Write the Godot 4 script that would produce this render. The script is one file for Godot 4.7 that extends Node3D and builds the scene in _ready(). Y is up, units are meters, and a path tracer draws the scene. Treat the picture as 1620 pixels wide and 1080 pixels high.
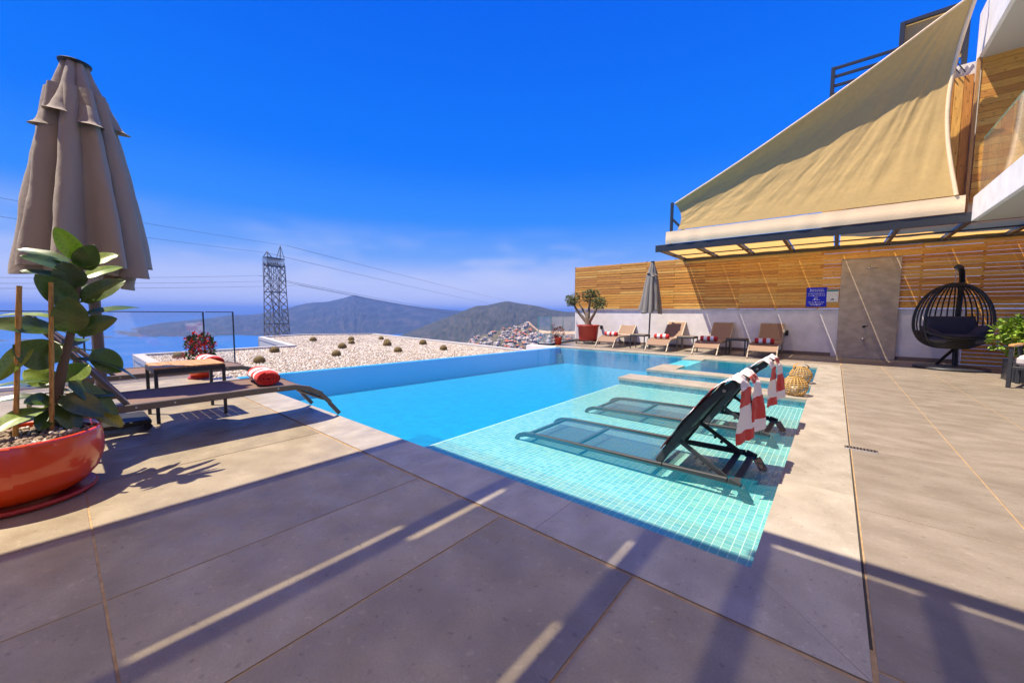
extends Node3D

var M := {}
var rng := RandomNumberGenerator.new()
var names := {}

# ---------------------------------------------------------------- helpers
func lin(r: float, g: float, b: float) -> Color:
	return Color(r, g, b).linear_to_srgb()

func noise(freq: float, seed_: int, octaves := 4, kind := FastNoiseLite.TYPE_SIMPLEX_SMOOTH) -> FastNoiseLite:
	var n := FastNoiseLite.new()
	n.noise_type = kind
	n.frequency = freq
	n.seed = seed_
	n.fractal_octaves = octaves
	return n

func ramp(stops: Array) -> Gradient:
	var g := Gradient.new()
	var off := PackedFloat32Array()
	var col := PackedColorArray()
	for s in stops:
		off.append(s[0])
		col.append(s[1])
	g.offsets = off
	g.colors = col
	return g

func ntex(freq: float, seed_: int, stops: Array, size := 512, octaves := 5, warp := 0.0) -> NoiseTexture2D:
	var t := NoiseTexture2D.new()
	t.width = size
	t.height = size
	t.seamless = true
	var n := noise(freq, seed_, octaves)
	if warp > 0.0:
		n.domain_warp_enabled = true
		n.domain_warp_amplitude = warp
		n.domain_warp_frequency = freq
	t.noise = n
	if stops.size():
		t.color_ramp = ramp(stops)
	return t

func nmap(freq: float, seed_: int, strength: float, size := 512, octaves := 4) -> NoiseTexture2D:
	var t := ntex(freq, seed_, [], size, octaves)
	t.as_normal_map = true
	t.bump_strength = strength
	return t

func mat(called: String, c: Color, rough := 0.6, metal := 0.0) -> StandardMaterial3D:
	var m := StandardMaterial3D.new()
	m.resource_name = called
	m.albedo_color = c
	m.roughness = rough
	m.metallic = metal
	M[called] = m
	return m

func tri(m: StandardMaterial3D, scale: Vector3, offset := Vector3.ZERO, world := true) -> StandardMaterial3D:
	m.uv1_triplanar = true
	m.uv1_world_triplanar = world
	m.uv1_triplanar_sharpness = 8.0
	m.uv1_scale = scale
	m.uv1_offset = offset
	return m

func S() -> SurfaceTool:
	var s := SurfaceTool.new()
	s.begin(Mesh.PRIMITIVE_TRIANGLES)
	s.set_smooth_group(-1)
	return s

func mesh_of(s: SurfaceTool) -> ArrayMesh:
	s.generate_normals()
	return s.commit()

func numbered(called: String) -> String:
	var k: int = names.get(called, 0)
	names[called] = k + 1
	return called if k == 0 else "%s_%03d" % [called, k]

func mi(called: String, mesh: Mesh, m: Material, parent: Node = null) -> MeshInstance3D:
	var o := MeshInstance3D.new()
	o.mesh = mesh
	o.material_override = m
	if parent == null:
		o.name = numbered(called)
		add_child(o, true)
	else:
		o.name = part_name(called, parent)
		parent.add_child(o, true)
	return o

func part_name(called: String, parent: Node) -> String:
	var key := "parts_" + called
	var k: int = parent.get_meta(key) if parent.has_meta(key) else 0
	parent.set_meta(key, k + 1)
	return called if k == 0 else "%s_%03d" % [called, k]

func fin(called: String, s: SurfaceTool, m: Material, parent: Node = null) -> MeshInstance3D:
	return mi(called, mesh_of(s), m, parent)

func multi(called: String, mesh: Mesh, m: Material, xf: Array, cols: Array, parent: Node = null) -> MultiMeshInstance3D:
	var mm := MultiMesh.new()
	mm.transform_format = MultiMesh.TRANSFORM_3D
	mm.use_colors = cols.size() > 0
	mm.mesh = mesh
	mm.instance_count = xf.size()
	for i in xf.size():
		mm.set_instance_transform(i, xf[i])
		if cols.size():
			mm.set_instance_color(i, cols[i])
	var o := MultiMeshInstance3D.new()
	o.multimesh = mm
	o.material_override = m
	o.set_meta("kind", "stuff")
	if parent == null:
		o.name = numbered(called)
		add_child(o, true)
	else:
		o.name = part_name(called, parent)
		parent.add_child(o, true)
	return o

func base(called: String, at := Vector3.ZERO, turn := 0.0) -> Node3D:
	var o := Node3D.new()
	o.name = numbered(called)
	add_child(o, true)
	o.position = at
	o.rotation.y = turn
	return o

func tag(o: Node, label: String, category: String, group := "") -> Node:
	o.set_meta("label", label)
	o.set_meta("category", category)
	if group:
		o.set_meta("group", group)
	return o

func struct(o: Node, label := "") -> Node:
	o.set_meta("kind", "structure")
	if label:
		o.set_meta("label", label)
	return o

func copy(o: Node3D, called: String, label: String, at: Vector3, turn: float) -> Node3D:
	var c: Node3D = o.duplicate()
	c.name = numbered(called)
	add_child(c, true)
	c.set_meta("label", label)
	c.position = at
	c.rotation.y = turn
	return c

func quad(s: SurfaceTool, a: Vector3, b: Vector3, c: Vector3, d: Vector3, out := Vector3.ZERO) -> void:
	var n := (c - a).cross(b - a)
	if n.length_squared() < 1e-16:
		n = (d - a).cross(c - a)
	var flip := out != Vector3.ZERO and n.dot(out) < 0.0
	var p := [a, d, c, b] if flip else [a, b, c, d]
	var uv := [Vector2(0, 0), Vector2(0, 1), Vector2(1, 1), Vector2(1, 0)] if flip else [Vector2(0, 0), Vector2(1, 0), Vector2(1, 1), Vector2(0, 1)]
	for i in [0, 1, 2, 0, 2, 3]:
		s.set_uv(uv[i])
		s.add_vertex(p[i])

func tri3(s: SurfaceTool, a: Vector3, b: Vector3, c: Vector3, out: Vector3) -> void:
	var flip := (c - a).cross(b - a).dot(out) < 0.0
	for p in ([a, c, b] if flip else [a, b, c]):
		s.set_uv(Vector2.ZERO)
		s.add_vertex(p)

func box(s: SurfaceTool, c: Vector3, size: Vector3, bs := Basis(), ch := 0.0) -> void:
	var h := size * 0.5
	if ch <= 0.0:
		for ax in 3:
			for sg in [-1.0, 1.0]:
				var u := (ax + 1) % 3
				var w := (ax + 2) % 3
				var q := []
				for k in [[-1, -1], [1, -1], [1, 1], [-1, 1]]:
					var v := Vector3.ZERO
					v[ax] = sg * h[ax]
					v[u] = k[0] * h[u]
					v[w] = k[1] * h[w]
					q.append(c + bs * v)
				var out := Vector3.ZERO
				out[ax] = sg
				quad(s, q[0], q[1], q[2], q[3], bs * out)
		return
	ch = minf(ch, minf(h.x, minf(h.y, h.z)) * 0.9)
	var pt := func(sx: float, sy: float, sz: float, ax: int) -> Vector3:
		var v := Vector3(sx * (h.x - ch), sy * (h.y - ch), sz * (h.z - ch))
		v[ax] = [sx * h.x, sy * h.y, sz * h.z][ax]
		return c + bs * v
	for ax in 3:
		for sg in [-1.0, 1.0]:
			var u := (ax + 1) % 3
			var w := (ax + 2) % 3
			var q := []
			for k in [[-1, -1], [1, -1], [1, 1], [-1, 1]]:
				var sn := Vector3.ZERO
				sn[ax] = sg
				sn[u] = k[0]
				sn[w] = k[1]
				q.append(pt.call(sn.x, sn.y, sn.z, ax))
			var out := Vector3.ZERO
			out[ax] = sg
			quad(s, q[0], q[1], q[2], q[3], bs * out)
	for ax in 3:
		var u := (ax + 1) % 3
		var w := (ax + 2) % 3
		for su in [-1.0, 1.0]:
			for sw in [-1.0, 1.0]:
				var q := []
				for k in [[-1.0, u], [1.0, u], [1.0, w], [-1.0, w]]:
					var sn := Vector3.ZERO
					sn[ax] = k[0]
					sn[u] = su
					sn[w] = sw
					q.append(pt.call(sn.x, sn.y, sn.z, k[1]))
				var out := Vector3.ZERO
				out[u] = su
				out[w] = sw
				quad(s, q[0], q[1], q[2], q[3], bs * out)
	for sx in [-1.0, 1.0]:
		for sy in [-1.0, 1.0]:
			for sz in [-1.0, 1.0]:
				tri3(s, pt.call(sx, sy, sz, 0), pt.call(sx, sy, sz, 1), pt.call(sx, sy, sz, 2), bs * Vector3(sx, sy, sz))

func bar(s: SurfaceTool, a: Vector3, b: Vector3, w: float, h: float, up := Vector3.UP, ch := 0.0) -> void:
	var z := (b - a).normalized()
	if absf(z.dot(up)) > 0.98:
		up = Vector3.RIGHT
	var x := up.cross(z).normalized()
	var y := z.cross(x)
	box(s, (a + b) * 0.5, Vector3(w, h, a.distance_to(b)), Basis(x, y, z), ch)

func tube(s: SurfaceTool, pts: Array, r, sides := 8, closed := false) -> void:
	var n := pts.size()
	var rings := []
	var up := Vector3.UP
	for i in n:
		var t: Vector3
		if closed:
			t = (pts[(i + 1) % n] - pts[(i + n - 1) % n]).normalized()
		else:
			t = (pts[mini(i + 1, n - 1)] - pts[maxi(i - 1, 0)]).normalized()
		if i == 0:
			up = Vector3.UP if absf(t.y) < 0.9 else Vector3.RIGHT
		up = (up - t * up.dot(t)).normalized()
		var sd := t.cross(up)
		var rad: float = r if not (r is Array) else r[i]
		var ring := []
		for k in sides:
			var a := TAU * k / sides
			ring.append(pts[i] + (up * cos(a) + sd * sin(a)) * rad)
		rings.append(ring)
	s.set_smooth_group(1)
	for i in (n if closed else n - 1):
		var j := (i + 1) % n
		for k in sides:
			var l := (k + 1) % sides
			var mid: Vector3 = (rings[i][k] + rings[j][l]) * 0.5 - (pts[i] + pts[j]) * 0.5
			quad(s, rings[i][k], rings[j][k], rings[j][l], rings[i][l], mid)
	s.set_smooth_group(-1)
	if not closed:
		for e in [0, n - 1]:
			var out: Vector3 = (pts[0] - pts[1]) if e == 0 else (pts[n - 1] - pts[n - 2])
			for k in range(1, sides - 1):
				tri3(s, rings[e][0], rings[e][k], rings[e][k + 1], out)

func lathe(s: SurfaceTool, prof: Array, seg := 32, at := Vector3.ZERO, flat := false) -> void:
	# prof: [radius, height] pairs from outside bottom upwards; the outward side is to the right of travel
	s.set_smooth_group(-1 if flat else 2)
	for i in prof.size() - 1:
		var p: Array = prof[i]
		var q: Array = prof[i + 1]
		for k in seg:
			var a := TAU * k / seg
			var b := TAU * (k + 1) / seg
			var ca := Vector3(cos(a), 0, sin(a))
			var cb := Vector3(cos(b), 0, sin(b))
			var m := (ca + cb).normalized()
			var out: Vector3 = m * (q[1] - p[1]) - Vector3.UP * (q[0] - p[0])
			if p[0] < 1e-5:
				tri3(s, at + Vector3.UP * p[1], at + ca * q[0] + Vector3.UP * q[1], at + cb * q[0] + Vector3.UP * q[1], out)
			elif q[0] < 1e-5:
				tri3(s, at + ca * p[0] + Vector3.UP * p[1], at + cb * p[0] + Vector3.UP * p[1], at + Vector3.UP * q[1], out)
			else:
				quad(s, at + ca * p[0] + Vector3.UP * p[1], at + cb * p[0] + Vector3.UP * p[1], at + cb * q[0] + Vector3.UP * q[1], at + ca * q[0] + Vector3.UP * q[1], out)
	s.set_smooth_group(-1)

func grid(s: SurfaceTool, nu: int, nv: int, f: Callable, out := Vector3.ZERO, col = null, smooth := 1, uvs := Vector2.ONE) -> void:
	s.set_smooth_group(smooth)
	var p := []
	for i in nu + 1:
		var row := []
		for j in nv + 1:
			row.append(f.call(float(i) / nu, float(j) / nv))
		p.append(row)
	var flip := false
	if out != Vector3.ZERO:
		var acc := Vector3.ZERO
		for i in nu:
			for j in nv:
				acc += (p[i + 1][j + 1] - p[i][j]).cross(p[i + 1][j] - p[i][j])
		flip = acc.dot(out) < 0.0
	for i in nu:
		for j in nv:
			if col != null:
				s.set_color(col.call((i + 0.5) / nu, (j + 0.5) / nv))
			var ids := [[i, j], [i + 1, j], [i + 1, j + 1], [i, j], [i + 1, j + 1], [i, j + 1]]
			if flip:
				ids = [[i, j], [i + 1, j + 1], [i + 1, j], [i, j], [i, j + 1], [i + 1, j + 1]]
			for e in ids:
				s.set_uv(Vector2(float(e[0]) / nu, float(e[1]) / nv) * uvs)
				s.add_vertex(p[e[0]][e[1]])
	s.set_smooth_group(-1)

func poly(s: SurfaceTool, pts: Array, y: float, up := 1.0) -> void:
	var flat := PackedVector2Array()
	for p in pts:
		flat.append(Vector2(p[0], p[1]))
	var id := Geometry2D.triangulate_polygon(flat)
	for k in range(0, id.size(), 3):
		tri3(s, Vector3(flat[id[k]].x, y, flat[id[k]].y), Vector3(flat[id[k + 1]].x, y, flat[id[k + 1]].y), Vector3(flat[id[k + 2]].x, y, flat[id[k + 2]].y), Vector3.UP * up)

func prism(s: SurfaceTool, pts: Array, y0: float, y1: float) -> void:
	poly(s, pts, y1)
	poly(s, pts, y0, -1.0)
	var mid := Vector3.ZERO
	for p in pts:
		mid += Vector3(p[0], 0, p[1]) / pts.size()
	for i in pts.size():
		var a: Array = pts[i]
		var b: Array = pts[(i + 1) % pts.size()]
		var e := Vector3(b[0] - a[0], 0, b[1] - a[1])
		var out := e.cross(Vector3.UP)
		# outward by polygon orientation
		var area := 0.0
		for k in pts.size():
			var c: Array = pts[k]
			var d: Array = pts[(k + 1) % pts.size()]
			area += c[0] * d[1] - d[0] * c[1]
		out = -e.cross(Vector3.UP) if area > 0.0 else out
		quad(s, Vector3(a[0], y0, a[1]), Vector3(b[0], y0, b[1]), Vector3(b[0], y1, b[1]), Vector3(a[0], y1, a[1]), out if absf(area) > 0.0 else Vector3.ZERO)

func inside(p: Vector2, pts: Array) -> bool:
	var f := PackedVector2Array()
	for q in pts:
		f.append(Vector2(q[0], q[1]))
	return Geometry2D.is_point_in_polygon(p, f)

func rnd(a: float, b: float) -> float:
	return rng.randf_range(a, b)

# ---------------------------------------------------------------- materials
func make_materials() -> void:
	var stone_tex := stone_picture()
	var fine_rough := ntex(0.02, 21, [[0.0, Color(0.45, 0.45, 0.45)], [1.0, Color(0.8, 0.8, 0.8)]], 512, 5)
	var pit := nmap(0.05, 31, 1.2, 512, 5)
	for k in 4:
		var t: float = [1.0, 0.93, 1.06, 0.98][k]
		var m := mat("deck_stone_%d" % k, lin(0.385 * t, 0.325 * t, 0.225 * t), 0.7)
		m.albedo_texture = stone_tex
		m.roughness_texture = fine_rough
		m.normal_enabled = true
		m.normal_texture = pit
		m.normal_scale = 0.35
		tri(m, Vector3(0.42, 0.42, 0.50), Vector3(0.37 * k, 0.0, 0.61 * k))
	for k in 4:
		var t: float = [1.0, 0.95, 1.05, 1.0][k]
		var m := mat("right_stone_%d" % k, lin(0.305 * t, 0.262 * t, 0.215 * t), 0.7)
		m.albedo_texture = stone_tex
		m.roughness_texture = fine_rough
		m.normal_enabled = true
		m.normal_texture = pit
		m.normal_scale = 0.35
		tri(m, Vector3(0.36, 0.42, 0.62), Vector3(0.29 * k + 0.5, 0.0, 0.43 * k))
	for k in 3:
		var t: float = [1.0, 0.96, 1.04][k]
		var m := mat("coping_stone_%d" % k, lin(0.46 * t, 0.415 * t, 0.345 * t), 0.65)
		m.albedo_texture = stone_tex
		m.roughness_texture = fine_rough
		m.normal_enabled = true
		m.normal_texture = pit
		m.normal_scale = 0.3
		tri(m, Vector3(0.6, 0.6, 0.45), Vector3(0.31 * k + 0.1, 0.2, 0.57 * k))
	mat("grout", lin(0.47, 0.32, 0.17), 0.9)
	M.grout.albedo_texture = ntex(0.02, 151, [[0.0, Color(0.82, 0.80, 0.78)], [1.0, Color(1, 1, 1)]], 512, 4)
	tri(M.grout, Vector3(1.3, 1.3, 1.3))
	mat("dark_joint", lin(0.04, 0.035, 0.03), 0.9)
	mat("pale_grout", lin(0.46, 0.66, 0.57), 0.8)
	for k in 6:
		var c: Array = [[0.165, 0.45, 0.42], [0.145, 0.42, 0.41], [0.19, 0.47, 0.43], [0.15, 0.43, 0.445], [0.125, 0.40, 0.40], [0.18, 0.45, 0.40]][k]
		mat("mosaic_%d" % k, lin(c[0], c[1], c[2]), 0.25)
	var mt := mat("mosaic_many", Color(1, 1, 1), 0.25)
	mt.vertex_color_use_as_albedo = true
	mat("pool_blue", lin(0.001, 0.255, 0.47), 0.5)
	M.pool_blue.albedo_texture = ntex(0.01, 5, [[0.0, Color(0.86, 0.88, 0.90)], [1.0, Color(1, 1, 1)]], 512, 5)
	tri(M.pool_blue, Vector3(0.8, 0.8, 0.8))
	mat("pool_turquoise", lin(0.06, 0.55, 0.66), 0.4)
	mat("weir_blue", lin(0.0, 0.36, 0.78), 0.5)
	var w := mat("pool_water", Color(0.05, 0.80, 0.93, 0.10), 0.02)
	w.transparency = BaseMaterial3D.TRANSPARENCY_ALPHA
	w.normal_enabled = true
	w.normal_texture = nmap(0.012, 41, 5.0, 1024, 4)
	w.normal_scale = 0.32
	w.metallic_specular = 0.33
	tri(w, Vector3(0.55, 0.55, 0.55))
	var g := mat("glass", Color(0.86, 0.95, 0.92, 0.06), 0.02)
	g.transparency = BaseMaterial3D.TRANSPARENCY_ALPHA
	mat("glass_edge", lin(0.10, 0.32, 0.27), 0.15)
	mat("steel", lin(0.55, 0.55, 0.56), 0.3, 1.0)
	mat("dark_metal", lin(0.030, 0.033, 0.042), 0.4)
	mat("black", lin(0.012, 0.012, 0.013), 0.5)
	mat("lounger_frame", lin(0.12, 0.10, 0.085), 0.4)
	mat("far_frame", lin(0.30, 0.24, 0.18), 0.45)
	# woven sling
	for e in [["sling", 0.21, 0.125, 0.09], ["far_sling", 0.33, 0.205, 0.135]]:
		var m := mat(e[0], lin(e[1], e[2], e[3]), 0.75)
		m.albedo_texture = ntex(0.22, 51, [[0.0, Color(0.8, 0.8, 0.8)], [1.0, Color(1, 1, 1)]], 256, 2)
		tri(m, Vector3(9, 9, 9), Vector3.ZERO, false)
		m.backlight_enabled = true
		m.backlight = Color(0.14, 0.10, 0.08)
	var wn := mat("pool_sling", Color(0.23, 0.26, 0.33, 0.68), 0.8)
	wn.transparency = BaseMaterial3D.TRANSPARENCY_ALPHA
	mat("pool_frame", lin(0.042, 0.047, 0.055), 0.5)
	M.pool_frame.metallic_specular = 0.3
	# cloth
	var fold := nmap(0.03, 61, 3.0, 512, 4)
	for e in [["parasol", 0.32, 0.28, 0.245, 0.14], ["far_parasol", 0.21, 0.195, 0.18, 0.10], ["cushion", 0.06, 0.058, 0.08, 0.0], ["seat_cushion", 0.58, 0.54, 0.55, 0.0]]:
		var m := mat(e[0], lin(e[1], e[2], e[3]), 0.9)
		m.normal_enabled = true
		m.normal_texture = fold
		m.normal_scale = 0.45
		m.rim_enabled = true
		m.rim = 0.2
		tri(m, Vector3(2.6, 1.1, 2.6), Vector3.ZERO, false)
		if e[4] > 0.0:
			m.backlight_enabled = true
			m.backlight = Color(e[4], e[4] * 0.85, e[4] * 0.65)
	var tw := mat("towel", Color(1, 1, 1), 0.95)
	tw.vertex_color_use_as_albedo = true
	tw.normal_enabled = true
	tw.normal_texture = nmap(0.25, 71, 2.5, 256, 3)
	tw.normal_scale = 0.32
	tw.rim_enabled = true
	tw.rim = 0.3
	tri(tw, Vector3(4, 4, 4), Vector3.ZERO, false)
	var sail := mat("sail", lin(0.55, 0.38, 0.15), 0.85)
	sail.albedo_texture = ntex(0.02, 81, [[0.0, Color(0.96, 0.96, 0.96)], [1.0, Color(1, 1, 1)]], 512, 5)
	tri(sail, Vector3(0.8, 0.8, 0.8))
	sail.backlight_enabled = true
	sail.backlight = Color(0.24, 0.16, 0.065)
	sail.normal_enabled = true
	sail.normal_texture = fold
	sail.normal_scale = 0.12
	var val := mat("valance", lin(0.84, 0.64, 0.42), 0.85)
	val.backlight_enabled = true
	val.backlight = Color(0.2, 0.15, 0.09)
	val.normal_enabled = true
	val.normal_texture = fold
	val.normal_scale = 0.35
	tri(val, Vector3(1.2, 1.2, 1.2))
	var awn := mat("awning", lin(0.74, 0.54, 0.27), 0.85)
	awn.backlight_enabled = true
	awn.backlight = lin(1.0, 0.58, 0.13)
	awn.albedo_color.a = 0.93
	awn.transparency = BaseMaterial3D.TRANSPARENCY_ALPHA
	var shade := mat("shade_cloth", lin(0.62, 0.5, 0.36), 0.85)
	shade.backlight_enabled = true
	shade.backlight = lin(0.74, 0.47, 0.19)
	shade.albedo_color.a = 0.905
	shade.transparency = BaseMaterial3D.TRANSPARENCY_ALPHA
	# white plaster
	var pl := mat("plaster", lin(0.90, 0.87, 0.86), 0.85)
	pl.albedo_texture = ntex(0.01, 91, [[0.0, Color(0.92, 0.92, 0.92)], [1.0, Color(1, 1, 1)]], 512, 5)
	pl.normal_enabled = true
	pl.normal_texture = nmap(0.08, 92, 1.5, 512, 4)
	pl.normal_scale = 0.3
	tri(pl, Vector3(0.5, 0.5, 0.5))
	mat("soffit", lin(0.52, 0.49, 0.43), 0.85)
	mat("skirting", lin(0.20, 0.15, 0.12), 0.7)
	var ss := mat("shower_stone", lin(0.62, 0.52, 0.41), 0.45)
	ss.albedo_texture = stone_tex
	tri(ss, Vector3(0.55, 0.8, 0.55), Vector3(0.2, 0.3, 0))
	make_wood()
	# plants
	for e in [["rubber_leaf", 0.062, 0.12, 0.024, 0.26, 0.38, 0.05], ["rubber_leaf_light", 0.19, 0.28, 0.035, 0.48, 0.60, 0.06], ["rubber_leaf_dark", 0.045, 0.082, 0.028, 0.14, 0.20, 0.03], ["rubber_leaf_yellow", 0.26, 0.24, 0.02, 0.4, 0.36, 0.04]]:
		var m := mat(e[0], lin(e[1], e[2], e[3]), 0.34)
		m.clearcoat_enabled = true
		m.clearcoat = 0.3
		m.clearcoat_roughness = 0.22
		m.backlight_enabled = true
		m.backlight = Color(e[4], e[5], e[6])
		m.vertex_color_use_as_albedo = true
	for e in [["olive_leaf", 0.15, 0.17, 0.06], ["bush_leaf", 0.16, 0.27, 0.03], ["red_flower", 0.55, 0.03, 0.035], ["dark_leaf", 0.05, 0.09, 0.03], ["brown_leaf", 0.16, 0.05, 0.035]]:
		var m := mat(e[0], lin(e[1], e[2], e[3]), 0.55)
		m.vertex_color_use_as_albedo = true
		m.backlight_enabled = true
		m.backlight = Color(e[1] * 1.2, e[2] * 1.2, e[3] * 1.2)
	var bark := mat("bark", lin(0.20, 0.15, 0.10), 0.9)
	bark.normal_enabled = true
	bark.normal_texture = nmap(0.05, 101, 6.0, 256, 4)
	tri(bark, Vector3(5, 2, 5), Vector3.ZERO, false)
	mat("rubber_stem", lin(0.13, 0.085, 0.05), 0.8)
	var bam := mat("bamboo", lin(0.62, 0.36, 0.09), 0.5)
	bam.albedo_texture = ntex(0.05, 111, [[0.0, Color(0.75, 0.7, 0.65)], [1.0, Color(1, 1, 1)]], 256, 3)
	tri(bam, Vector3(6, 1, 6))
	var pot := mat("red_glaze", lin(0.70, 0.060, 0.008), 0.2)
	pot.clearcoat_enabled = true
	pot.clearcoat = 0.6
	pot.clearcoat_roughness = 0.06
	mat("red_plastic", lin(0.46, 0.035, 0.02), 0.4)
	mat("terracotta_red", lin(0.55, 0.06, 0.02), 0.5)
	var pb := mat("pebble", Color(1, 1, 1), 0.85)
	pb.vertex_color_use_as_albedo = true
	mat("gravel_bed", lin(0.50, 0.43, 0.34), 0.95)
	M.gravel_bed.albedo_texture = ntex(0.3, 121, [[0.0, Color(0.45, 0.42, 0.4)], [0.5, Color(0.9, 0.88, 0.85)], [1.0, Color(1, 1, 1)]], 512, 3)
	tri(M.gravel_bed, Vector3(0.8, 0.8, 0.8))
	mat("cactus", lin(0.15, 0.10, 0.025), 0.8)
	mat("cactus_wool", lin(0.28, 0.19, 0.08), 0.9)
	mat("wicker", lin(0.55, 0.33, 0.10), 0.6)
	mat("wicker_band", lin(0.42, 0.20, 0.05), 0.6)
	mat("candle", lin(0.8, 0.78, 0.7), 0.5)
	mat("rattan", lin(0.014, 0.014, 0.016), 0.45)
	mat("sign_blue", lin(0.008, 0.02, 0.62), 0.35)
	mat("sign_white", lin(0.78, 0.80, 0.80), 0.4)
	mat("sign_teal", lin(0.02, 0.22, 0.25), 0.4)
	mat("sign_pink", lin(0.70, 0.38, 0.42), 0.4)
	mat("pylon_steel", lin(0.22, 0.18, 0.145), 0.7)
	mat("insulator", lin(0.14, 0.08, 0.05), 0.3)
	mat("wire", lin(0.06, 0.06, 0.065), 0.6)
	# land and sea
	var sea := mat("sea_water", lin(0.008, 0.13, 0.42), 0.34)
	sea.metallic_specular = 0.35
	sea.normal_enabled = true
	sea.normal_texture = nmap(0.03, 131, 3.0, 512, 5)
	sea.normal_scale = 0.5
	tri(sea, Vector3(0.004, 0.004, 0.004))
	for e in ["far_land", "hill_land", "town_land"]:
		var m := mat(e, Color(1, 1, 1), 0.95)
		m.vertex_color_use_as_albedo = true
	mat("hillside", lin(0.12, 0.10, 0.06), 0.95)
	mat("house_white", lin(0.78, 0.68, 0.56), 0.8)
	mat("parapet_grey", lin(0.46, 0.44, 0.42), 0.85)
	mat("house_cream", lin(0.66, 0.55, 0.42), 0.8)
	mat("house_roof", lin(0.42, 0.14, 0.07), 0.8)
	mat("house_window", lin(0.05, 0.06, 0.07), 0.3)

func stone_picture() -> ImageTexture:
	# porcelain slab: soft clouds, thin drifting veins, fine grain, a few stains and pale scuffs
	var w := 1024
	var cloud := noise(0.005, 11, 5).get_seamless_image(w, w)
	var vein := noise(0.010, 12, 4).get_seamless_image(w, w)
	var grain := noise(0.18, 13, 3).get_seamless_image(w, w)
	var spot := noise(0.035, 14, 2).get_seamless_image(w, w)
	var im := Image.create(w, w, false, Image.FORMAT_RGB8)
	for y in w:
		for x in w:
			var c := cloud.get_pixel(x, y).r
			var v := absf(vein.get_pixel(x, (y * 2) % w).r - 0.5)
			var g := grain.get_pixel(x, y).r
			var s := spot.get_pixel(x, y).r
			var t := 0.90 + (c - 0.5) * 0.16 + (g - 0.5) * 0.10
			t -= 0.05 * (1.0 - smoothstep(0.0, 0.025, v)) * smoothstep(0.4, 0.7, c)
			t -= 0.10 * smoothstep(0.80, 0.90, s)
			t += 0.07 * (1.0 - smoothstep(0.10, 0.20, s))
			t = clampf(t, 0.5, 1.0)
			im.set_pixel(x, y, Color(t, t * (0.985 + 0.015 * c), t * (0.965 + 0.035 * c)))
	return ImageTexture.create_from_image(im)

func make_wood() -> void:
	# board surface: long grain, darker streaks, small knots; u runs along the board
	var w := 1024
	var h := 128
	for v in 4:
		var im := Image.create(w, h, false, Image.FORMAT_RGB8)
		var g1 := noise(1.0, 200 + v, 3)
		var g2 := noise(1.0, 300 + v, 2)
		var r := RandomNumberGenerator.new()
		r.seed = 400 + v
		var knots := []
		for k in 9:
			knots.append([r.randf() * w, r.randf_range(10, h - 10), r.randf_range(4, 9)])
		for x in w:
			for y in h:
				var bend := 0.0
				var dark := 0.0
				for k in knots:
					var dx: float = absf(x - k[0])
					if dx < 60.0:
						var dy: float = y - k[1]
						var d := sqrt(dx * dx * 0.3 + dy * dy)
						bend += signf(dy) * k[2] * exp(-d / 12.0)
						dark = maxf(dark, 1.0 - smoothstep(k[2] * 0.4, k[2] * 0.9, d))
				var a := g1.get_noise_2d(x * 0.006, (y - bend) * 0.11)
				var b := g2.get_noise_2d(x * 0.02, (y - bend) * 0.5)
				var t := clampf(0.88 + a * 0.20 + b * 0.07, 0.5, 1.0) * (1.0 - 0.6 * dark)
				im.set_pixel(x, y, Color(t, t * (0.9 + 0.1 * t), t * (0.78 + 0.2 * t)))
		var tex := ImageTexture.create_from_image(im)
		var e: Array = [[0.92, 0.48, 0.10], [0.85, 0.41, 0.08], [0.95, 0.55, 0.14], [0.70, 0.31, 0.065]][v]
		var m := mat("board_%d" % v, lin(e[0], e[1], e[2]), 0.55)
		m.albedo_texture = tex
	mat("teak", lin(0.66, 0.36, 0.13), 0.5)
	M.teak.albedo_texture = M.board_0.albedo_texture
	mat("table_brown", lin(0.13, 0.085, 0.06), 0.5)
	mat("batten", lin(0.10, 0.06, 0.03), 0.9)

# ---------------------------------------------------------------- camera, sky, sun
const SUN := Vector3(0.36, -1.0, -0.28)

func make_view() -> void:
	var cam := Camera3D.new()
	cam.name = "camera"
	cam.fov = rad_to_deg(2.0 * atan(540.0 / 608.0))
	cam.near = 0.05
	cam.far = 60000.0
	cam.position = Vector3(0, 1.18, 0)
	cam.rotation_order = EULER_ORDER_YXZ
	cam.rotation_degrees = Vector3(-4.3, 40.0, 0.33)
	cam.current = true
	add_child(cam)
	var we := WorldEnvironment.new()
	we.name = "world"
	var env := Environment.new()
	env.background_mode = Environment.BG_SKY
	env.tonemap_mode = Environment.TONE_MAPPER_LINEAR
	env.tonemap_exposure = 2.25
	env.sdfgi_enabled = true
	env.ssao_enabled = true
	env.ssil_enabled = true
	env.fog_enabled = true
	env.fog_density = 0.0001
	env.fog_light_color = Color(0.50, 0.68, 1.0)
	var sky := Sky.new()
	var pm := PanoramaSkyMaterial.new()
	pm.panorama = sky_picture()
	sky.sky_material = pm
	env.sky = sky
	env.background_energy_multiplier = 0.51
	we.environment = env
	add_child(we)
	var sun := DirectionalLight3D.new()
	sun.name = "sun"
	sun.light_energy = 1.28
	sun.light_color = Color(1.0, 0.94, 0.84)
	sun.light_angular_distance = 0.5
	sun.shadow_enabled = true
	add_child(sun)
	sun.look_at_from_position(Vector3.ZERO, SUN, Vector3.FORWARD)

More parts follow.
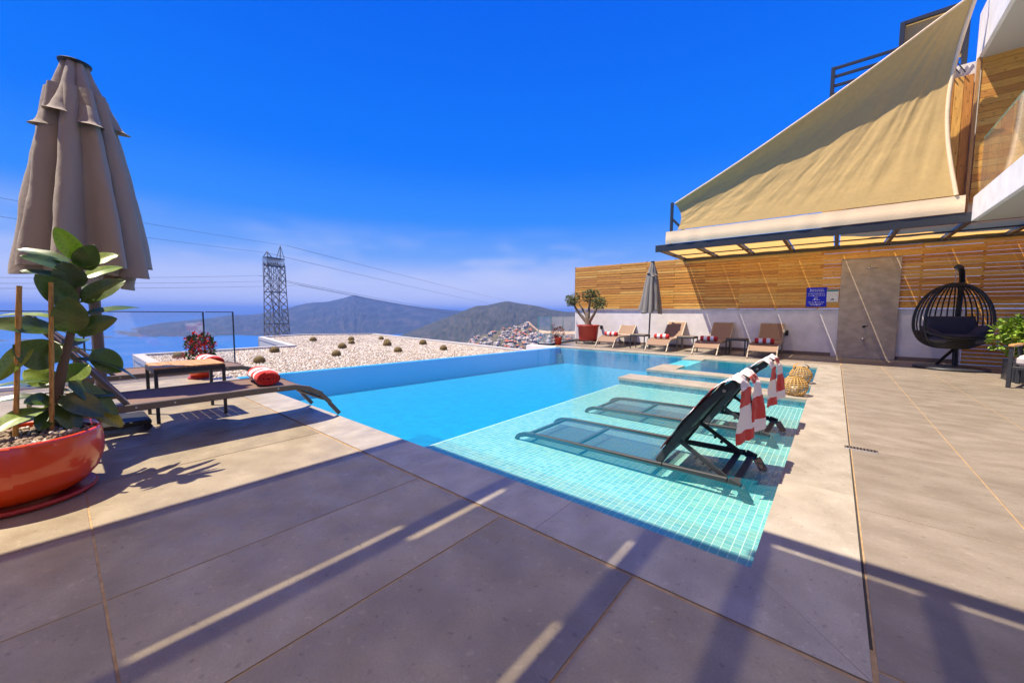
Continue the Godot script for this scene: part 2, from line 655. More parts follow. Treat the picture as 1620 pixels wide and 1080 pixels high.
func sky_picture() -> ImageTexture:
	var w := 1024
	var h := 512
	var im := Image.create(w, h, false, Image.FORMAT_RGBF)
	var n := noise(1.0, 7, 5)
	var n2 := noise(1.0, 8, 3)
	var stops := [[-2.0, 0.66, 0.68, 0.90], [0.0, 0.66, 0.68, 0.90], [4.0, 0.50, 0.57, 0.88], [8.0, 0.14, 0.345, 0.87], [13.0, 0.025, 0.235, 0.88], [21.0, 0.0, 0.162, 0.87], [37.0, 0.0, 0.115, 0.78], [90.0, 0.0, 0.085, 0.62]]
	for y in h:
		var el := 90.0 - (y + 0.5) / h * 180.0
		var c := Vector3(0.40, 0.50, 0.80)
		if el < 0.0:
			c = Vector3(0.22, 0.28, 0.42)
		else:
			for k in stops.size() - 1:
				if el >= stops[k][0] and el <= stops[k + 1][0]:
					var t: float = smoothstep(0.0, 1.0, (el - stops[k][0]) / (stops[k + 1][0] - stops[k][0])) * 0.5 + 0.5 * (el - stops[k][0]) / (stops[k + 1][0] - stops[k][0])
					c = Vector3(stops[k][1], stops[k][2], stops[k][3]).lerp(Vector3(stops[k + 1][1], stops[k + 1][2], stops[k + 1][3]), t)
		for x in w:
			var a := TAU * (x + 0.5) / w
			var d := Vector3(cos(a), 0, sin(a))
			var cl := 0.0
			if el > 0.0 and el < 15.0:
				var v := n.get_noise_3d(d.x * 2.2, el * 0.16, d.z * 2.2) + 0.5 * n2.get_noise_3d(d.x * 7.0, el * 0.5, d.z * 7.0)
				cl = smoothstep(-0.25, 0.55, v) * smoothstep(0.0, 2.5, el) * (1.0 - smoothstep(6.0, 13.0, el)) * 0.42
			var o := c.lerp(Vector3(0.60, 0.64, 0.86), cl)
			im.set_pixel(x, y, Color(o.x, o.y, o.z))
	return ImageTexture.create_from_image(im)

# ---------------------------------------------------------------- land, sea
func at_spline(p: Array, t: float) -> Vector3:
	var f := t * (p.size() - 1)
	var i := mini(int(f), p.size() - 2)
	var a: Vector3 = p[maxi(i - 1, 0)]
	var d: Vector3 = p[mini(i + 2, p.size() - 1)]
	return p[i].cubic_interpolate(p[i + 1], a, d, f - i)

func ridge(called: String, crest: Array, foot: Callable, rough: float, nu: int, nv: int, m: Material, tone: Callable, back := 0.5, seed_ := 1) -> MeshInstance3D:
	var n := noise(1.0, seed_, 5)
	var gully := noise(1.0, seed_ + 5, 4, FastNoiseLite.TYPE_SIMPLEX)
	var s := S()
	var f := func(u: float, v: float) -> Vector3:
		var c := at_spline(crest, u)
		var b: Vector3 = foot.call(c, u)
		var t := v * (1.0 + back)
		if t <= 1.0:
			var p := b.lerp(c, t)
			p.y = lerpf(b.y, c.y, pow(t, 1.15))
			if v <= 0.0:
				p.y = -228.0
			var q := p * 6.0 / (rough * 40.0)
			p.y += rough * (n.get_noise_2d(q.x, q.z) + 0.8 * (absf(gully.get_noise_2d(q.x * 1.7, q.z * 1.7)) - 0.25)) * (sin(PI * minf(t, 1.0)) + 0.05)
			return p
		var e := c + (c - b) * (t - 1.0)
		e.y = c.y - (c.y + 240.0) * (t - 1.0) / back
		return e
	grid(s, nu, nv, f, Vector3.UP, tone)
	return fin(called, s, m)

func make_land() -> void:
	var s := S()
	quad(s, Vector3(-30000, -220, -30000), Vector3(30000, -220, -30000), Vector3(30000, -220, 30000), Vector3(-30000, -220, 30000), Vector3.UP)
	struct(fin("sea", s, M.sea_water), "blue sea below the terrace reaching to the hazy horizon")
	var nz := noise(1.0, 17, 5)
	var far := [Vector3(-6498, -262, 700), Vector3(-6498, -258, -151), Vector3(-6476, -226, -552), Vector3(-6447, -155, -832), Vector3(-6411, -126, -1070), Vector3(-6367, -95, -1309), Vector3(-6308, -53, -1568), Vector3(-6266, -50, -1727), Vector3(-6217, -26, -1897), Vector3(-6124, 49, -2178), Vector3(-6013, 132, -2469), Vector3(-5922, 152, -2680), Vector3(-5847, 200, -2840), Vector3(-5787, 240, -2960), Vector3(-5753, 262, -3025), Vector3(-5710, 243, -3105), Vector3(-5679, 226, -3162), Vector3(-5506, 164, -3454), Vector3(-5230, 88, -3860), Vector3(-4792, 31, -4391), Vector3(-4261, 4, -4908), Vector3(-3408, -22, -5535), Vector3(-2507, -97, -5997)]
	var far_foot := func(c: Vector3, u: float) -> Vector3:
		var k := 0.66 + 0.05 * nz.get_noise_1d(u * 9.0) - 0.06 * u
		return Vector3(c.x * k, -223, c.z * k)
	var far_tone := func(u: float, v: float) -> Color:
		var t := clampf(0.5 + nz.get_noise_2d(u * 60.0, v * 14.0), 0.0, 1.0)
		var bare := smoothstep(0.62, 0.85, 0.5 + nz.get_noise_2d(u * 25.0 + 9.0, v * 8.0))
		var c := Color(0.012, 0.024, 0.034).lerp(Color(0.026, 0.036, 0.044), t)
		return c.lerp(Color(0.08, 0.065, 0.06), bare * 0.45)
	struct(ridge("far_mountain", far, far_foot, 45.0, 260, 44, M.far_land, far_tone, 0.5, 23), "blue hazy mountain with a small summit across the sea")
	var hill := [Vector3(-2420, -300, -900), Vector3(-2305, -233, -1203), Vector3(-2190, -169, -1401), Vector3(-2051, -76, -1598), Vector3(-1945, -12, -1725), Vector3(-1911, 9, -1763), Vector3(-1850, 43, -1827), Vector3(-1793, 50, -1883), Vector3(-1705, 76, -1963), Vector3(-1643, 64, -2015), Vector3(-1542, 47, -2093), Vector3(-1455, 21, -2155), Vector3(-1346, 9, -2225), Vector3(-1221, 30, -2296), Vector3(-1006, 64, -2398), Vector3(-500, 80, -2600)]
	var hill_foot := func(c: Vector3, u: float) -> Vector3:
		return Vector3(c.x * 0.56, -226, c.z * 0.56)
	var hill_tone := func(u: float, v: float) -> Color:
		var t := clampf(0.5 + nz.get_noise_2d(u * 70.0, v * 22.0), 0.0, 1.0)
		var bare := smoothstep(0.6, 0.85, 0.5 + nz.get_noise_2d(u * 30.0 + 4.0, v * 12.0))
		return Color(0.022, 0.032, 0.020).lerp(Color(0.050, 0.050, 0.034), t).lerp(Color(0.10, 0.078, 0.06), bare * 0.4)
	struct(ridge("brown_hill", hill, hill_foot, 24.0, 240, 60, M.hill_land, hill_tone, 0.5, 31), "brown scrubby hill rising behind the town")
	var town := [Vector3(-800, -150, -560), Vector3(-779, -108, -626), Vector3(-754, -88, -657), Vector3(-721, -70, -693), Vector3(-692, -54, -722), Vector3(-655, -40, -755), Vector3(-637, -34, -771), Vector3(-623, -27, -783), Vector3(-610, -21, -793), Vector3(-598, -33, -802), Vector3(-585, -43, -811), Vector3(-551, -45, -834), Vector3(-517, -44, -856), Vector3(-455, -37, -891), Vector3(-385, -25, -923), Vector3(-250, -10, -960)]
	var town_foot := func(c: Vector3, u: float) -> Vector3:
		return Vector3(c.x * 0.62, -76, c.z * 0.62)
	var town_tone := func(u: float, v: float) -> Color:
		var t := clampf(0.5 + nz.get_noise_2d(u * 90.0, v * 40.0), 0.0, 1.0)
		var c := Color(0.045, 0.055, 0.025).lerp(Color(0.15, 0.12, 0.07), t)
		var scar := smoothstep(0.045, 0.02, absf(v - 0.60 + 0.10 * maxf(0.0, (u - 0.55) * 4.0) * 0.4 + 0.03 * nz.get_noise_1d(u * 30.0))) * smoothstep(0.50, 0.545, u)
		return c.lerp(Color(0.62, 0.40, 0.22), clampf(scar * 1.2, 0.0, 1.0))
	var land := ridge("town_slope", town, town_foot, 4.0, 200, 60, M.town_land, town_tone, 0.6, 37)
	struct(land, "near slope with a sandy quarry scar above the town")
	# the hill that the terrace stands on
	s = S()
	var g2 := func(u: float, v: float) -> Vector3:
		var a := lerpf(-2.6, 1.2, u)
		var r := 6.0 + 520.0 * v * v
		return Vector3(-sin(a + 0.9) * r - 8.0, -4.5 - 0.46 * (r - 6.0) + 3.0 * nz.get_noise_2d(u * 30.0, v * 12.0), -cos(a + 0.9) * r - 7.0)
	grid(s, 70, 40, g2, Vector3.UP)
	struct(fin("hillside", s, M.hillside), "steep ground falling away below the terrace")
	make_town(land, town)

func make_town(land: MeshInstance3D, crest: Array) -> void:
	# three kinds of houses; copies share their meshes
	rng.seed = 5
	var kinds := []
	for k in 3:
		var s := S()
		var size: Vector3 = [Vector3(7.5, 4.2, 6.5), Vector3(6.5, 4.2, 6.0), Vector3(10, 6, 7)][k]
		box(s, Vector3(0, size.y * 0.5 - 2.0, 0), size + Vector3(0, 4, 0))
		var roof := S()
		if k == 1:
			var e := Vector3(size.x * 0.56, size.y, size.z * 0.56)
			var top := Vector3(0, size.y + 2.6, 0)
			var c := [Vector3(-e.x, e.y, -e.z), Vector3(e.x, e.y, -e.z), Vector3(e.x, e.y, e.z), Vector3(-e.x, e.y, e.z)]
			for i in 4:
				tri3(roof, c[i], c[(i + 1) % 4], top, (c[i] + c[(i + 1) % 4]) * 0.5 + Vector3.UP)
		else:
			box(roof, Vector3(0, size.y + 0.2, 0), Vector3(size.x + 0.6, 0.4, size.z + 0.6))
			box(roof, Vector3(size.x * 0.2, size.y + 1.4, 0), Vector3(size.x * 0.35, 2.0, size.z * 0.4))
		var win := S()
		for i in 3:
			for j in 2:
				box(win, Vector3((i - 1) * size.x * 0.3, 1.6 + j * size.y * 0.45, size.z * 0.5), Vector3(1.5, 1.7, 0.3))
				box(win, Vector3(size.x * 0.5, 1.6 + j * size.y * 0.45, (i - 1) * size.z * 0.3), Vector3(0.3, 1.7, 1.5))
		kinds.append([mesh_of(s), mesh_of(roof), mesh_of(win)])
	var made := [null, null, null]
	var what := ["small white flat-roofed house among many on the distant town slope", "small cream house with a red tiled roof on the distant town slope", "long white apartment house with a roof cabin on the distant town slope"]
	var called := ["flat_roofed_house", "tiled_house", "apartment_house"]
	var count := 0
	var tries := 0
	var nz := noise(1.0, 91, 3)
	while count < 300 and tries < 6000:
		tries += 1
		var u := rnd(0.05, 0.86)
		var t := rnd(0.12, 0.93)
		if nz.get_noise_2d(u * 22.0, t * 7.0) < -0.12:
			continue
		if u > 0.52 and t > 0.72:
			continue
		var c := at_spline(crest, u)
		var b := Vector3(c.x * 0.62, -76, c.z * 0.62)
		var p := b.lerp(c, t)
		p.y = lerpf(b.y, c.y, pow(t, 1.15)) + 0.5
		var k := 0 if rng.randf() < 0.5 else (1 if rng.randf() < 0.65 else 2)
		var turn := rnd(-0.7, 0.7) - 0.6
		if made[k] == null:
			var o := base(called[k])
			mi("wall", kinds[k][0], M.house_white if k != 1 else M.house_cream, o)
			mi("roof", kinds[k][1], M.house_roof if k == 1 else M.house_white, o)
			mi("window", kinds[k][2], M.house_window, o).set_meta("kind", "stuff")
			tag(o, what[k], "house", ["flat-roofed white houses on the town slope", "red-roofed houses on the town slope", "apartment houses on the town slope"][k])
			made[k] = o
			o.position = p
			o.rotation.y = turn
		else:
			copy(made[k], called[k], what[k], p, turn)
		count += 1

func make_pylon() -> void:
	var o := base("transmission_tower", Vector3(-110.3, 0, -36.9), deg_to_rad(-66))
	o.scale = Vector3(0.43, 1.0, 0.5)
	tag(o, "grey steel lattice power pylon with two horned heads beyond the gravel roof", "pylon")
	var top := 13.6
	# four outer columns lean inwards to two heads
	var s := S()
	var col := func(x: float, z: float, y: float) -> Vector3:
		var k := clampf((y + 9.0) / 22.0, 0.0, 1.0)
		return Vector3(x * lerpf(4.9, 5.5, k) , y, z * lerpf(4.2, 1.3, k))
	for x in [-1.0, 1.0]:
		for z in [-1.0, 1.0]:
			s = S()
			bar(s, Vector3(x * 4.9, -46, z * 4.6), col.call(x, z, -9.0), 0.4, 0.4)
			bar(s, col.call(x, z, -9.0), col.call(x, z, top), 0.30, 0.30)
			bar(s, Vector3(x * 2.6, -9, z * 4.2), Vector3(x * 0.3, 6.0, z * 1.9), 0.2, 0.2)
			bar(s, Vector3(x * 0.3, 6.0, z * 1.9), Vector3(x * 0.75, top, z * 1.3), 0.2, 0.2)
			fin("leg", s, M.pylon_steel, o)
	s = S()
	var yy := -9.0
	while yy < top - 1.0:
		var y2 := yy + 1.85
		for z in [-1.0, 1.0]:
			for x in [-1.0, 1.0]:
				var inner := func(y: float) -> Vector3:
					if y < 6.0:
						var k: float = (y + 9.0) / 15.0
						return Vector3(x * lerpf(2.6, 0.3, k), y, z * lerpf(4.2, 1.9, k))
					return Vector3(x * lerpf(0.3, 0.75, (y - 6.0) / 7.6), y, z * lerpf(1.9, 1.3, (y - 6.0) / 7.6))
				bar(s, col.call(x, z, yy), inner.call(y2), 0.15, 0.15)
				bar(s, inner.call(yy), col.call(x, z, y2), 0.15, 0.15)
		for x in [-1.0, 1.0]:
			bar(s, col.call(x, -1.0, yy), col.call(x, 1.0, y2), 0.15, 0.15)
			bar(s, col.call(x, 1.0, yy), col.call(x, -1.0, y2), 0.15, 0.15)
		if yy < 0.0:
			for z in [-1.0, 1.0]:
				var w := lerpf(2.6, 0.3, (yy + 9.0) / 15.0)
				var w2 := lerpf(2.6, 0.3, (y2 + 9.0) / 15.0)
				var dz := lerpf(4.2, 1.9, (yy + 9.0) / 15.0)
				bar(s, Vector3(-w, yy, z * dz), Vector3(w2, y2, z * dz), 0.15, 0.15)
				bar(s, Vector3(w, yy, z * dz), Vector3(-w2, y2, z * dz), 0.15, 0.15)
		yy = y2
	for y in [-7.5, -2.0, 6.0]:
		for z in [-1.0, 1.0]:
			bar(s, col.call(-1.0, z, y), col.call(1.0, z, y), 0.22, 0.22)
	fin("lattice", s, M.pylon_steel, o)
	# crossarm drum and the two horns
	s = S()
	for y in [top - 1.0, top + 1.0]:
		for z in [-1.3, 1.3]:
			bar(s, Vector3(-5.8, y, z), Vector3(5.8, y, z), 0.24, 0.24)
	for k in 17:
		var x := -5.8 + k * 0.725
		for z in [-1.3, 1.3]:
			bar(s, Vector3(x, top - 1.0, z), Vector3(x + 0.7, top + 1.0, z), 0.09, 0.09)
			bar(s, Vector3(x, top + 1.0, z), Vector3(x + 0.7, top - 1.0, z), 0.09, 0.09)
		bar(s, Vector3(x, top - 1.0, -1.3), Vector3(x, top - 1.0, 1.3), 0.12, 0.12)
		bar(s, Vector3(x, top + 1.0, -1.3), Vector3(x, top + 1.0, 1.3), 0.12, 0.12)
	fin("crossarm", s, M.pylon_steel, o)
	for sx in [-1.0, 1.0]:
		s = S()
		var apex := Vector3(sx * 4.6, top + (4.4 if sx < 0.0 else 2.4), 0)
		for x in [2.7, 6.0]:
			for z in [-1.2, 1.2]:
				bar(s, Vector3(sx * x, top + 1.0, z), apex, 0.24, 0.24)
		fin("horn", s, M.pylon_steel, o)
	for sx in [-1.0, 1.0]:
		for z in [-1.5, 1.5]:
			s = S()
			for k in 9:
				lathe(s, [[0.05, 0.0], [0.22, 0.05], [0.05, 0.2]], 8, Vector3(sx * 6.2, top - 6.2 + k * 0.6, z))
			bar(s, Vector3(sx * 6.2, top - 6.4, z), Vector3(sx * 6.2, top - 0.6, z), 0.1, 0.1)
			bar(s, Vector3(sx * 6.2, top - 0.8, z), Vector3(sx * 5.4, top - 0.8, z * 0.8), 0.14, 0.14)
			fin("insulator", s, M.insulator, o)

func sagging(called: String, a: Vector3, b: Vector3, sag: float, r: float, label: String, group: String) -> void:
	var s := S()
	var pts := []
	for k in 29:
		var t := k / 28.0
		pts.append(a.lerp(b, t) - Vector3.UP * sag * 4.0 * t * (1.0 - t))
	var rad := []
	for p in pts:
		rad.append(r)
	tube(s, pts, rad, 5)
	tag(fin(called, s, M.wire), label, "cable", group)

func make_wires() -> void:
	var heads := [Vector3(-109, 18.0, -39.5), Vector3(-110, 15.8, -35.0), Vector3(-109, 9.9, -33.0), Vector3(-109, 8.9, -37.5), Vector3(-108.5, 8.0, -42.0)]
	var left := [Vector3(-75, 15.6, 8), Vector3(-75, 13.4, 8), Vector3(-76, 5.9, 8), Vector3(-75, 5.2, 8), Vector3(-74, 4.6, 8)]
	var right := [Vector3(-466, 10, -770), Vector3(-470, 5, -768), Vector3(-466, -6, -770), Vector3(-462, -11, -772), Vector3(-458, -15, -774)]
	var what := ["topmost thin earth wire", "second wire from the top", "upper of the three power lines", "middle of the three power lines", "lowest of the three power lines"]
	for k in 5:
		sagging("power_line", heads[k], left[k] + (left[k] - heads[k]) * 1.2, 1.2, 0.022, what[k] + " running left from the pylon", "power lines")
		sagging("power_line", heads[k], right[k], [6.0, 8.0, 12.0, 12.0, 12.0][k], 0.04, what[k] + " running right to the hill", "power lines")

# ---------------------------------------------------------------- pool and terrace
const PX0 := -0.24      # right inner edge of the pool
const PZ0 := -2.03      # near inner edge
const LEDGE_X := -3.0
const LEDGE_Y := -0.13
const WATER := -0.02
const DEEP := -0.56

func tile_slab(w: float, d: float, th := 0.02) -> ArrayMesh:
	var s := S()
	box(s, Vector3(0, -th * 0.5, 0), Vector3(w, th, d), Basis(), 0.003)
	return mesh_of(s)

func make_floor() -> void:
	var s := S()
	var o := base("terrace_floor")
	struct(o, "terrace of large grey-beige stone slabs round the pool")
	# screed below the slabs, seen in the joints
	for r in [[-9.3, 0.155, -1.625, 6.0], [0.155, 7.0, -14.1, 6.0], [-8.7, 0.155, -14.1, -11.68]]:
		box(s, Vector3((r[0] + r[1]) * 0.5, -0.22, (r[2] + r[3]) * 0.5), Vector3(r[1] - r[0], 0.433, r[3] - r[2]))
	fin("joint_bed", s, M.grout, o)
	var lay := func(x0: float, x1: float, z0: float, z1: float, kind: String, k: int) -> void:
		var gap := 0.0045
		var st := S()
		box(st, Vector3.ZERO + Vector3(0, -0.01, 0), Vector3(x1 - x0 - gap * 2.0, 0.02, z1 - z0 - gap * 2.0), Basis(), 0.0015)
		var t := fin("slab", st, M["%s_%d" % [kind, k % 4]], o)
		t.position = Vector3((x0 + x1) * 0.5, 0.0 + 0.0006 * ((k * 7) % 3 - 1), (z0 + z1) * 0.5)
	var n := 0
	for i in 12:
		var x1 := 0.155 - 0.79 * i
		var x0 := maxf(x1 - 0.79, -9.3)
		for z in [[-1.612, -0.07], [-0.07, 1.51], [1.51, 3.09], [3.09, 4.67]]:
			lay.call(x0, x1, z[0], z[1], "deck_stone", n * 3 + i)
			n += 1
	for i in 9:
		var x0 := 0.168 + 0.70 * i
		for j in 15:
			var z1 := 3.9 - 1.40 * j + (0.70 if i % 2 == 1 and j > 40 else 0.0)
			var z0 := maxf(z1 - 1.40, -14.1)
			if z1 > z0 + 0.05:
				lay.call(x0, x0 + 0.70, z0, z1, "right_stone", n * 5 + i)
			n += 1
	for i in 13:
		var x1 := 0.155 - 0.70 * i
		lay.call(maxf(x1 - 0.70, -8.7), x1, -12.9, -11.7, "right_stone", n)
		lay.call(maxf(x1 - 0.70, -8.7), x1, -14.1, -12.9, "right_stone", n + 2)
		n += 3
	# dark movement joints beside the coping
	s = S()
	box(s, Vector3(0.1605, -0.006, -6.8), Vector3(0.009, 0.006, 10.0))
	fin("movement_joint", s, M.dark_joint, o)
	var st := S()
	var a := Vector3(0.235, 0, -4.49)
	var d := tag(base("drain_grille", a), "small rectangular metal floor drain beside the right pool coping", "drain")
	box(st, Vector3.ZERO, Vector3(0.22, 0.012, 0.085), Basis(), 0.002)
	fin("frame", st, M.steel, d)
	for k in 9:
		st = S()
		box(st, Vector3(-0.088 + k * 0.022, 0.0065, 0), Vector3(0.009, 0.006, 0.06))
		fin("slot", st, M.black, d)

func coping_piece(o: Node, pts: Array, k: int, y := 0.0) -> void:
	var s := S()
	prism(s, pts, y - 0.045, y)
	fin("coping_stone", s, M["coping_stone_%d" % (k % 3)], o)

func make_pool() -> void:
	var o := base("swimming_pool")
	struct(o, "blue infinity pool with a shallow mosaic ledge and a whirlpool corner")
	# shell: ground solid round the water
	var s := S()
	box(s, Vector3(-4.1, -0.35, -1.83), Vector3(8.6, 0.6, 0.394))          # near wall
	box(s, Vector3(-0.045, -0.35, -6.75), Vector3(0.394, 0.6, 10.2))       # right wall
	box(s, Vector3(-4.0, -0.35, -11.49), Vector3(7.5, 0.6, 0.394))         # far wall
	fin("shell", s, M.pool_turquoise, o)
	# coping, mitred at the near right corner
	var n := 0
	for x in [[-8.35, -7.2], [-7.2, -6.0], [-6.0, -4.8], [-4.8, -3.6], [-3.6, -2.4], [-2.4, -1.2]]:
		coping_piece(o, [[x[0] + 0.001, -1.63], [x[1] - 0.001, -1.63], [x[1] - 0.001, PZ0], [x[0] + 0.001, PZ0]], n)
		n += 1
	coping_piece(o, [[-1.199, -1.63], [0.154, -1.63], [PX0 + 0.001, PZ0 + 0.001], [-1.199, PZ0]], n)
	var zz := [-1.632, -3.3, -4.8, -6.3, -7.8, -9.3, -10.88, -11.68]
	for k in 7:
		var a: float = zz[k]
		var b: float = zz[k + 1]
		if k == 0:
			coping_piece(o, [[0.155, a], [0.155, b + 0.001], [PX0, b + 0.001], [PX0, PZ0 - 0.001]], 2)
		else:
			coping_piece(o, [[0.155, a], [0.155, b + 0.001], [PX0, b + 0.001], [PX0, a]], k)
	for k in 6:
		var x1 := PX0 - 0.002 - 1.25 * k
		var x0 := maxf(x1 - 1.248, -7.55)
		var zin := -10.89 if x1 > -2.4 else (-11.30)
		coping_piece(o, [[x0, -11.68], [x1, -11.68], [x1, zin], [x0, zin]], k)
	coping_piece(o, [[-3.05, -11.298], [-2.53, -11.298], [-2.53, -10.55], [-3.05, -10.55]], 1, -0.001)
	# shallow ledge: pale grout bed, one mosaic tile each
	s = S()
	box(s, Vector3((LEDGE_X + PX0) * 0.5, LEDGE_Y - 0.2012, (PZ0 - 6.66) * 0.5), Vector3(PX0 - LEDGE_X, 0.40, 6.66 + PZ0))
	fin("ledge_bed", s, M.pale_grout, o)
	rng.seed = 21
	var pitch := 0.0465
	var st := S()
	box(st, Vector3(0, -0.003, 0), Vector3(0.0415, 0.006, 0.0415))
	var tile := mesh_of(st)
	var spots := []
	var i := 0
	while PX0 - pitch * (i + 0.5) > LEDGE_X + 0.02:
		var j := 0
		while PZ0 - pitch * (j + 0.5) > -6.65:
			spots.append(Vector3(PX0 - pitch * (i + 0.5), LEDGE_Y, PZ0 - pitch * (j + 0.5)))
			j += 1
		i += 1
	var eye := Vector3(0, 1.18, 0)
	spots.sort_custom(func(p: Vector3, q: Vector3) -> bool: return (p.distance_squared_to(eye) + (100.0 if p.z > -2.27 else 0.0)) < (q.distance_squared_to(eye) + (100.0 if q.z > -2.27 else 0.0)))
	var xf := []
	var cols := []
	for k in spots.size():
		var c: Color = M["mosaic_%d" % rng.randi_range(0, 5)].albedo_color
		if k < 300:
			var t := mi("mosaic_tile", tile, M["mosaic_%d" % rng.randi_range(0, 5)], o)
			t.position = spots[k]
		else:
			xf.append(Transform3D(Basis(), spots[k]))
			var f := rnd(0.95, 1.05)
			var l := c.srgb_to_linear()
			cols.append(Color(l.r * f, l.g * f, l.b * f))
	multi("ledge_mosaic", tile, M.mosaic_many, xf, cols, o)
	# deep basin
	s = S()
	prism(s, [[-8.6, -1.9], [LEDGE_X + 0.001, -1.9], [LEDGE_X + 0.001, -11.6], [-7.6, -11.6]], DEEP - 0.2, DEEP)
	fin("pool_bottom", s, M.pool_blue, o)
	s = S()
	box(s, Vector3(-5.8, -0.335, PZ0 + 0.006), Vector3(5.6, 0.55, 0.014))
	box(s, Vector3(-5.2, -0.335, -11.294), Vector3(4.6, 0.52, 0.014))
	box(s, Vector3(LEDGE_X - 0.007, -0.36, -4.35), Vector3(0.014, 0.45, 4.62))
	fin("pool_lining", s, M.pool_blue, o)
	# infinity weir: a thin wall just under the water
	s = S()
	prism(s, [[-8.22, PZ0 + 0.1], [-7.27, -11.3], [-7.42, -11.3], [-8.37, PZ0 + 0.1]], -2.5, WATER - 0.012)
	fin("weir", s, M.weir_blue, o)
	# dividing walls of the whirlpool corner
	s = S()
	prism(s, [[LEDGE_X, -6.67], [PX0, -6.67], [PX0, -7.20], [LEDGE_X, -7.20]], -0.6, -0.046)
	prism(s, [[LEDGE_X, -8.05], [PX0, -8.05], [PX0, -8.47], [-2.55, -8.47], [-2.55, -9.15], [LEDGE_X, -9.15]], -0.6, -0.046)
	prism(s, [[LEDGE_X, -9.152], [-2.552, -9.152], [-2.552, -10.56], [LEDGE_X, -10.56]], -0.6, WATER - 0.014)
	fin("divider", s, M.pool_turquoise, o)
	coping_piece(o, [[LEDGE_X - 0.02, -6.65], [-1.6, -6.65], [-1.6, -7.21], [LEDGE_X - 0.02, -7.21]], 0, 0.0)
	coping_piece(o, [[-1.598, -6.65], [PX0 - 0.002, -6.65], [PX0 - 0.002, -7.21], [-1.598, -7.21]], 1, 0.0)
	coping_piece(o, [[-2.548, -8.03], [-1.3, -8.03], [-1.3, -8.48], [-2.548, -8.48]], 2, 0.0)
	coping_piece(o, [[-1.298, -8.03], [PX0 - 0.002, -8.03], [PX0 - 0.002, -8.48], [-1.298, -8.48]], 0, 0.0)
	coping_piece(o, [[LEDGE_X - 0.02, -8.03], [-2.55, -8.03], [-2.55, -9.16], [LEDGE_X - 0.02, -9.16]], 1, 0.0)
	s = S()
	box(s, Vector3((LEDGE_X + PX0) * 0.5, -0.40, -7.62), Vector3(2.75, 0.1, 0.9))
	box(s, Vector3(-1.4, -0.40, -9.7), Vector3(2.3, 0.1, 2.5))
	fin("whirlpool_bottom", s, M.pool_turquoise, o)
	# small mosaic on the faces that look at the ledge
	xf = []
	cols = []
	st = S()
	box(st, Vector3.ZERO, Vector3(0.0285, 0.0285, 0.005))
	var small := mesh_of(st)
	for face in [-6.667, -8.047]:
		for a in 90:
			for b in 5:
				var p := Vector3(LEDGE_X + 0.016 + a * 0.0307, -0.062 - b * 0.0307, face)
				if p.x < PX0 - 0.01:
					xf.append(Transform3D(Basis(), p))
					var f := rnd(0.6, 1.2)
					cols.append(Color(0.05 * f, 0.30 * f, 0.42 * f))
	multi("waterline_mosaic", small, M.mosaic_many, xf, cols, o)
	# water
	s = S()
	poly(s, [[-8.34, PZ0], [PX0, PZ0], [PX0, -10.9], [-2.53, -10.9], [-2.53, -10.56], [LEDGE_X - 0.04, -10.56], [LEDGE_X - 0.04, -11.3], [-7.40, -11.3]], WATER)
	struct(fin("water", s, M.pool_water), "clear blue pool water with small ripples")

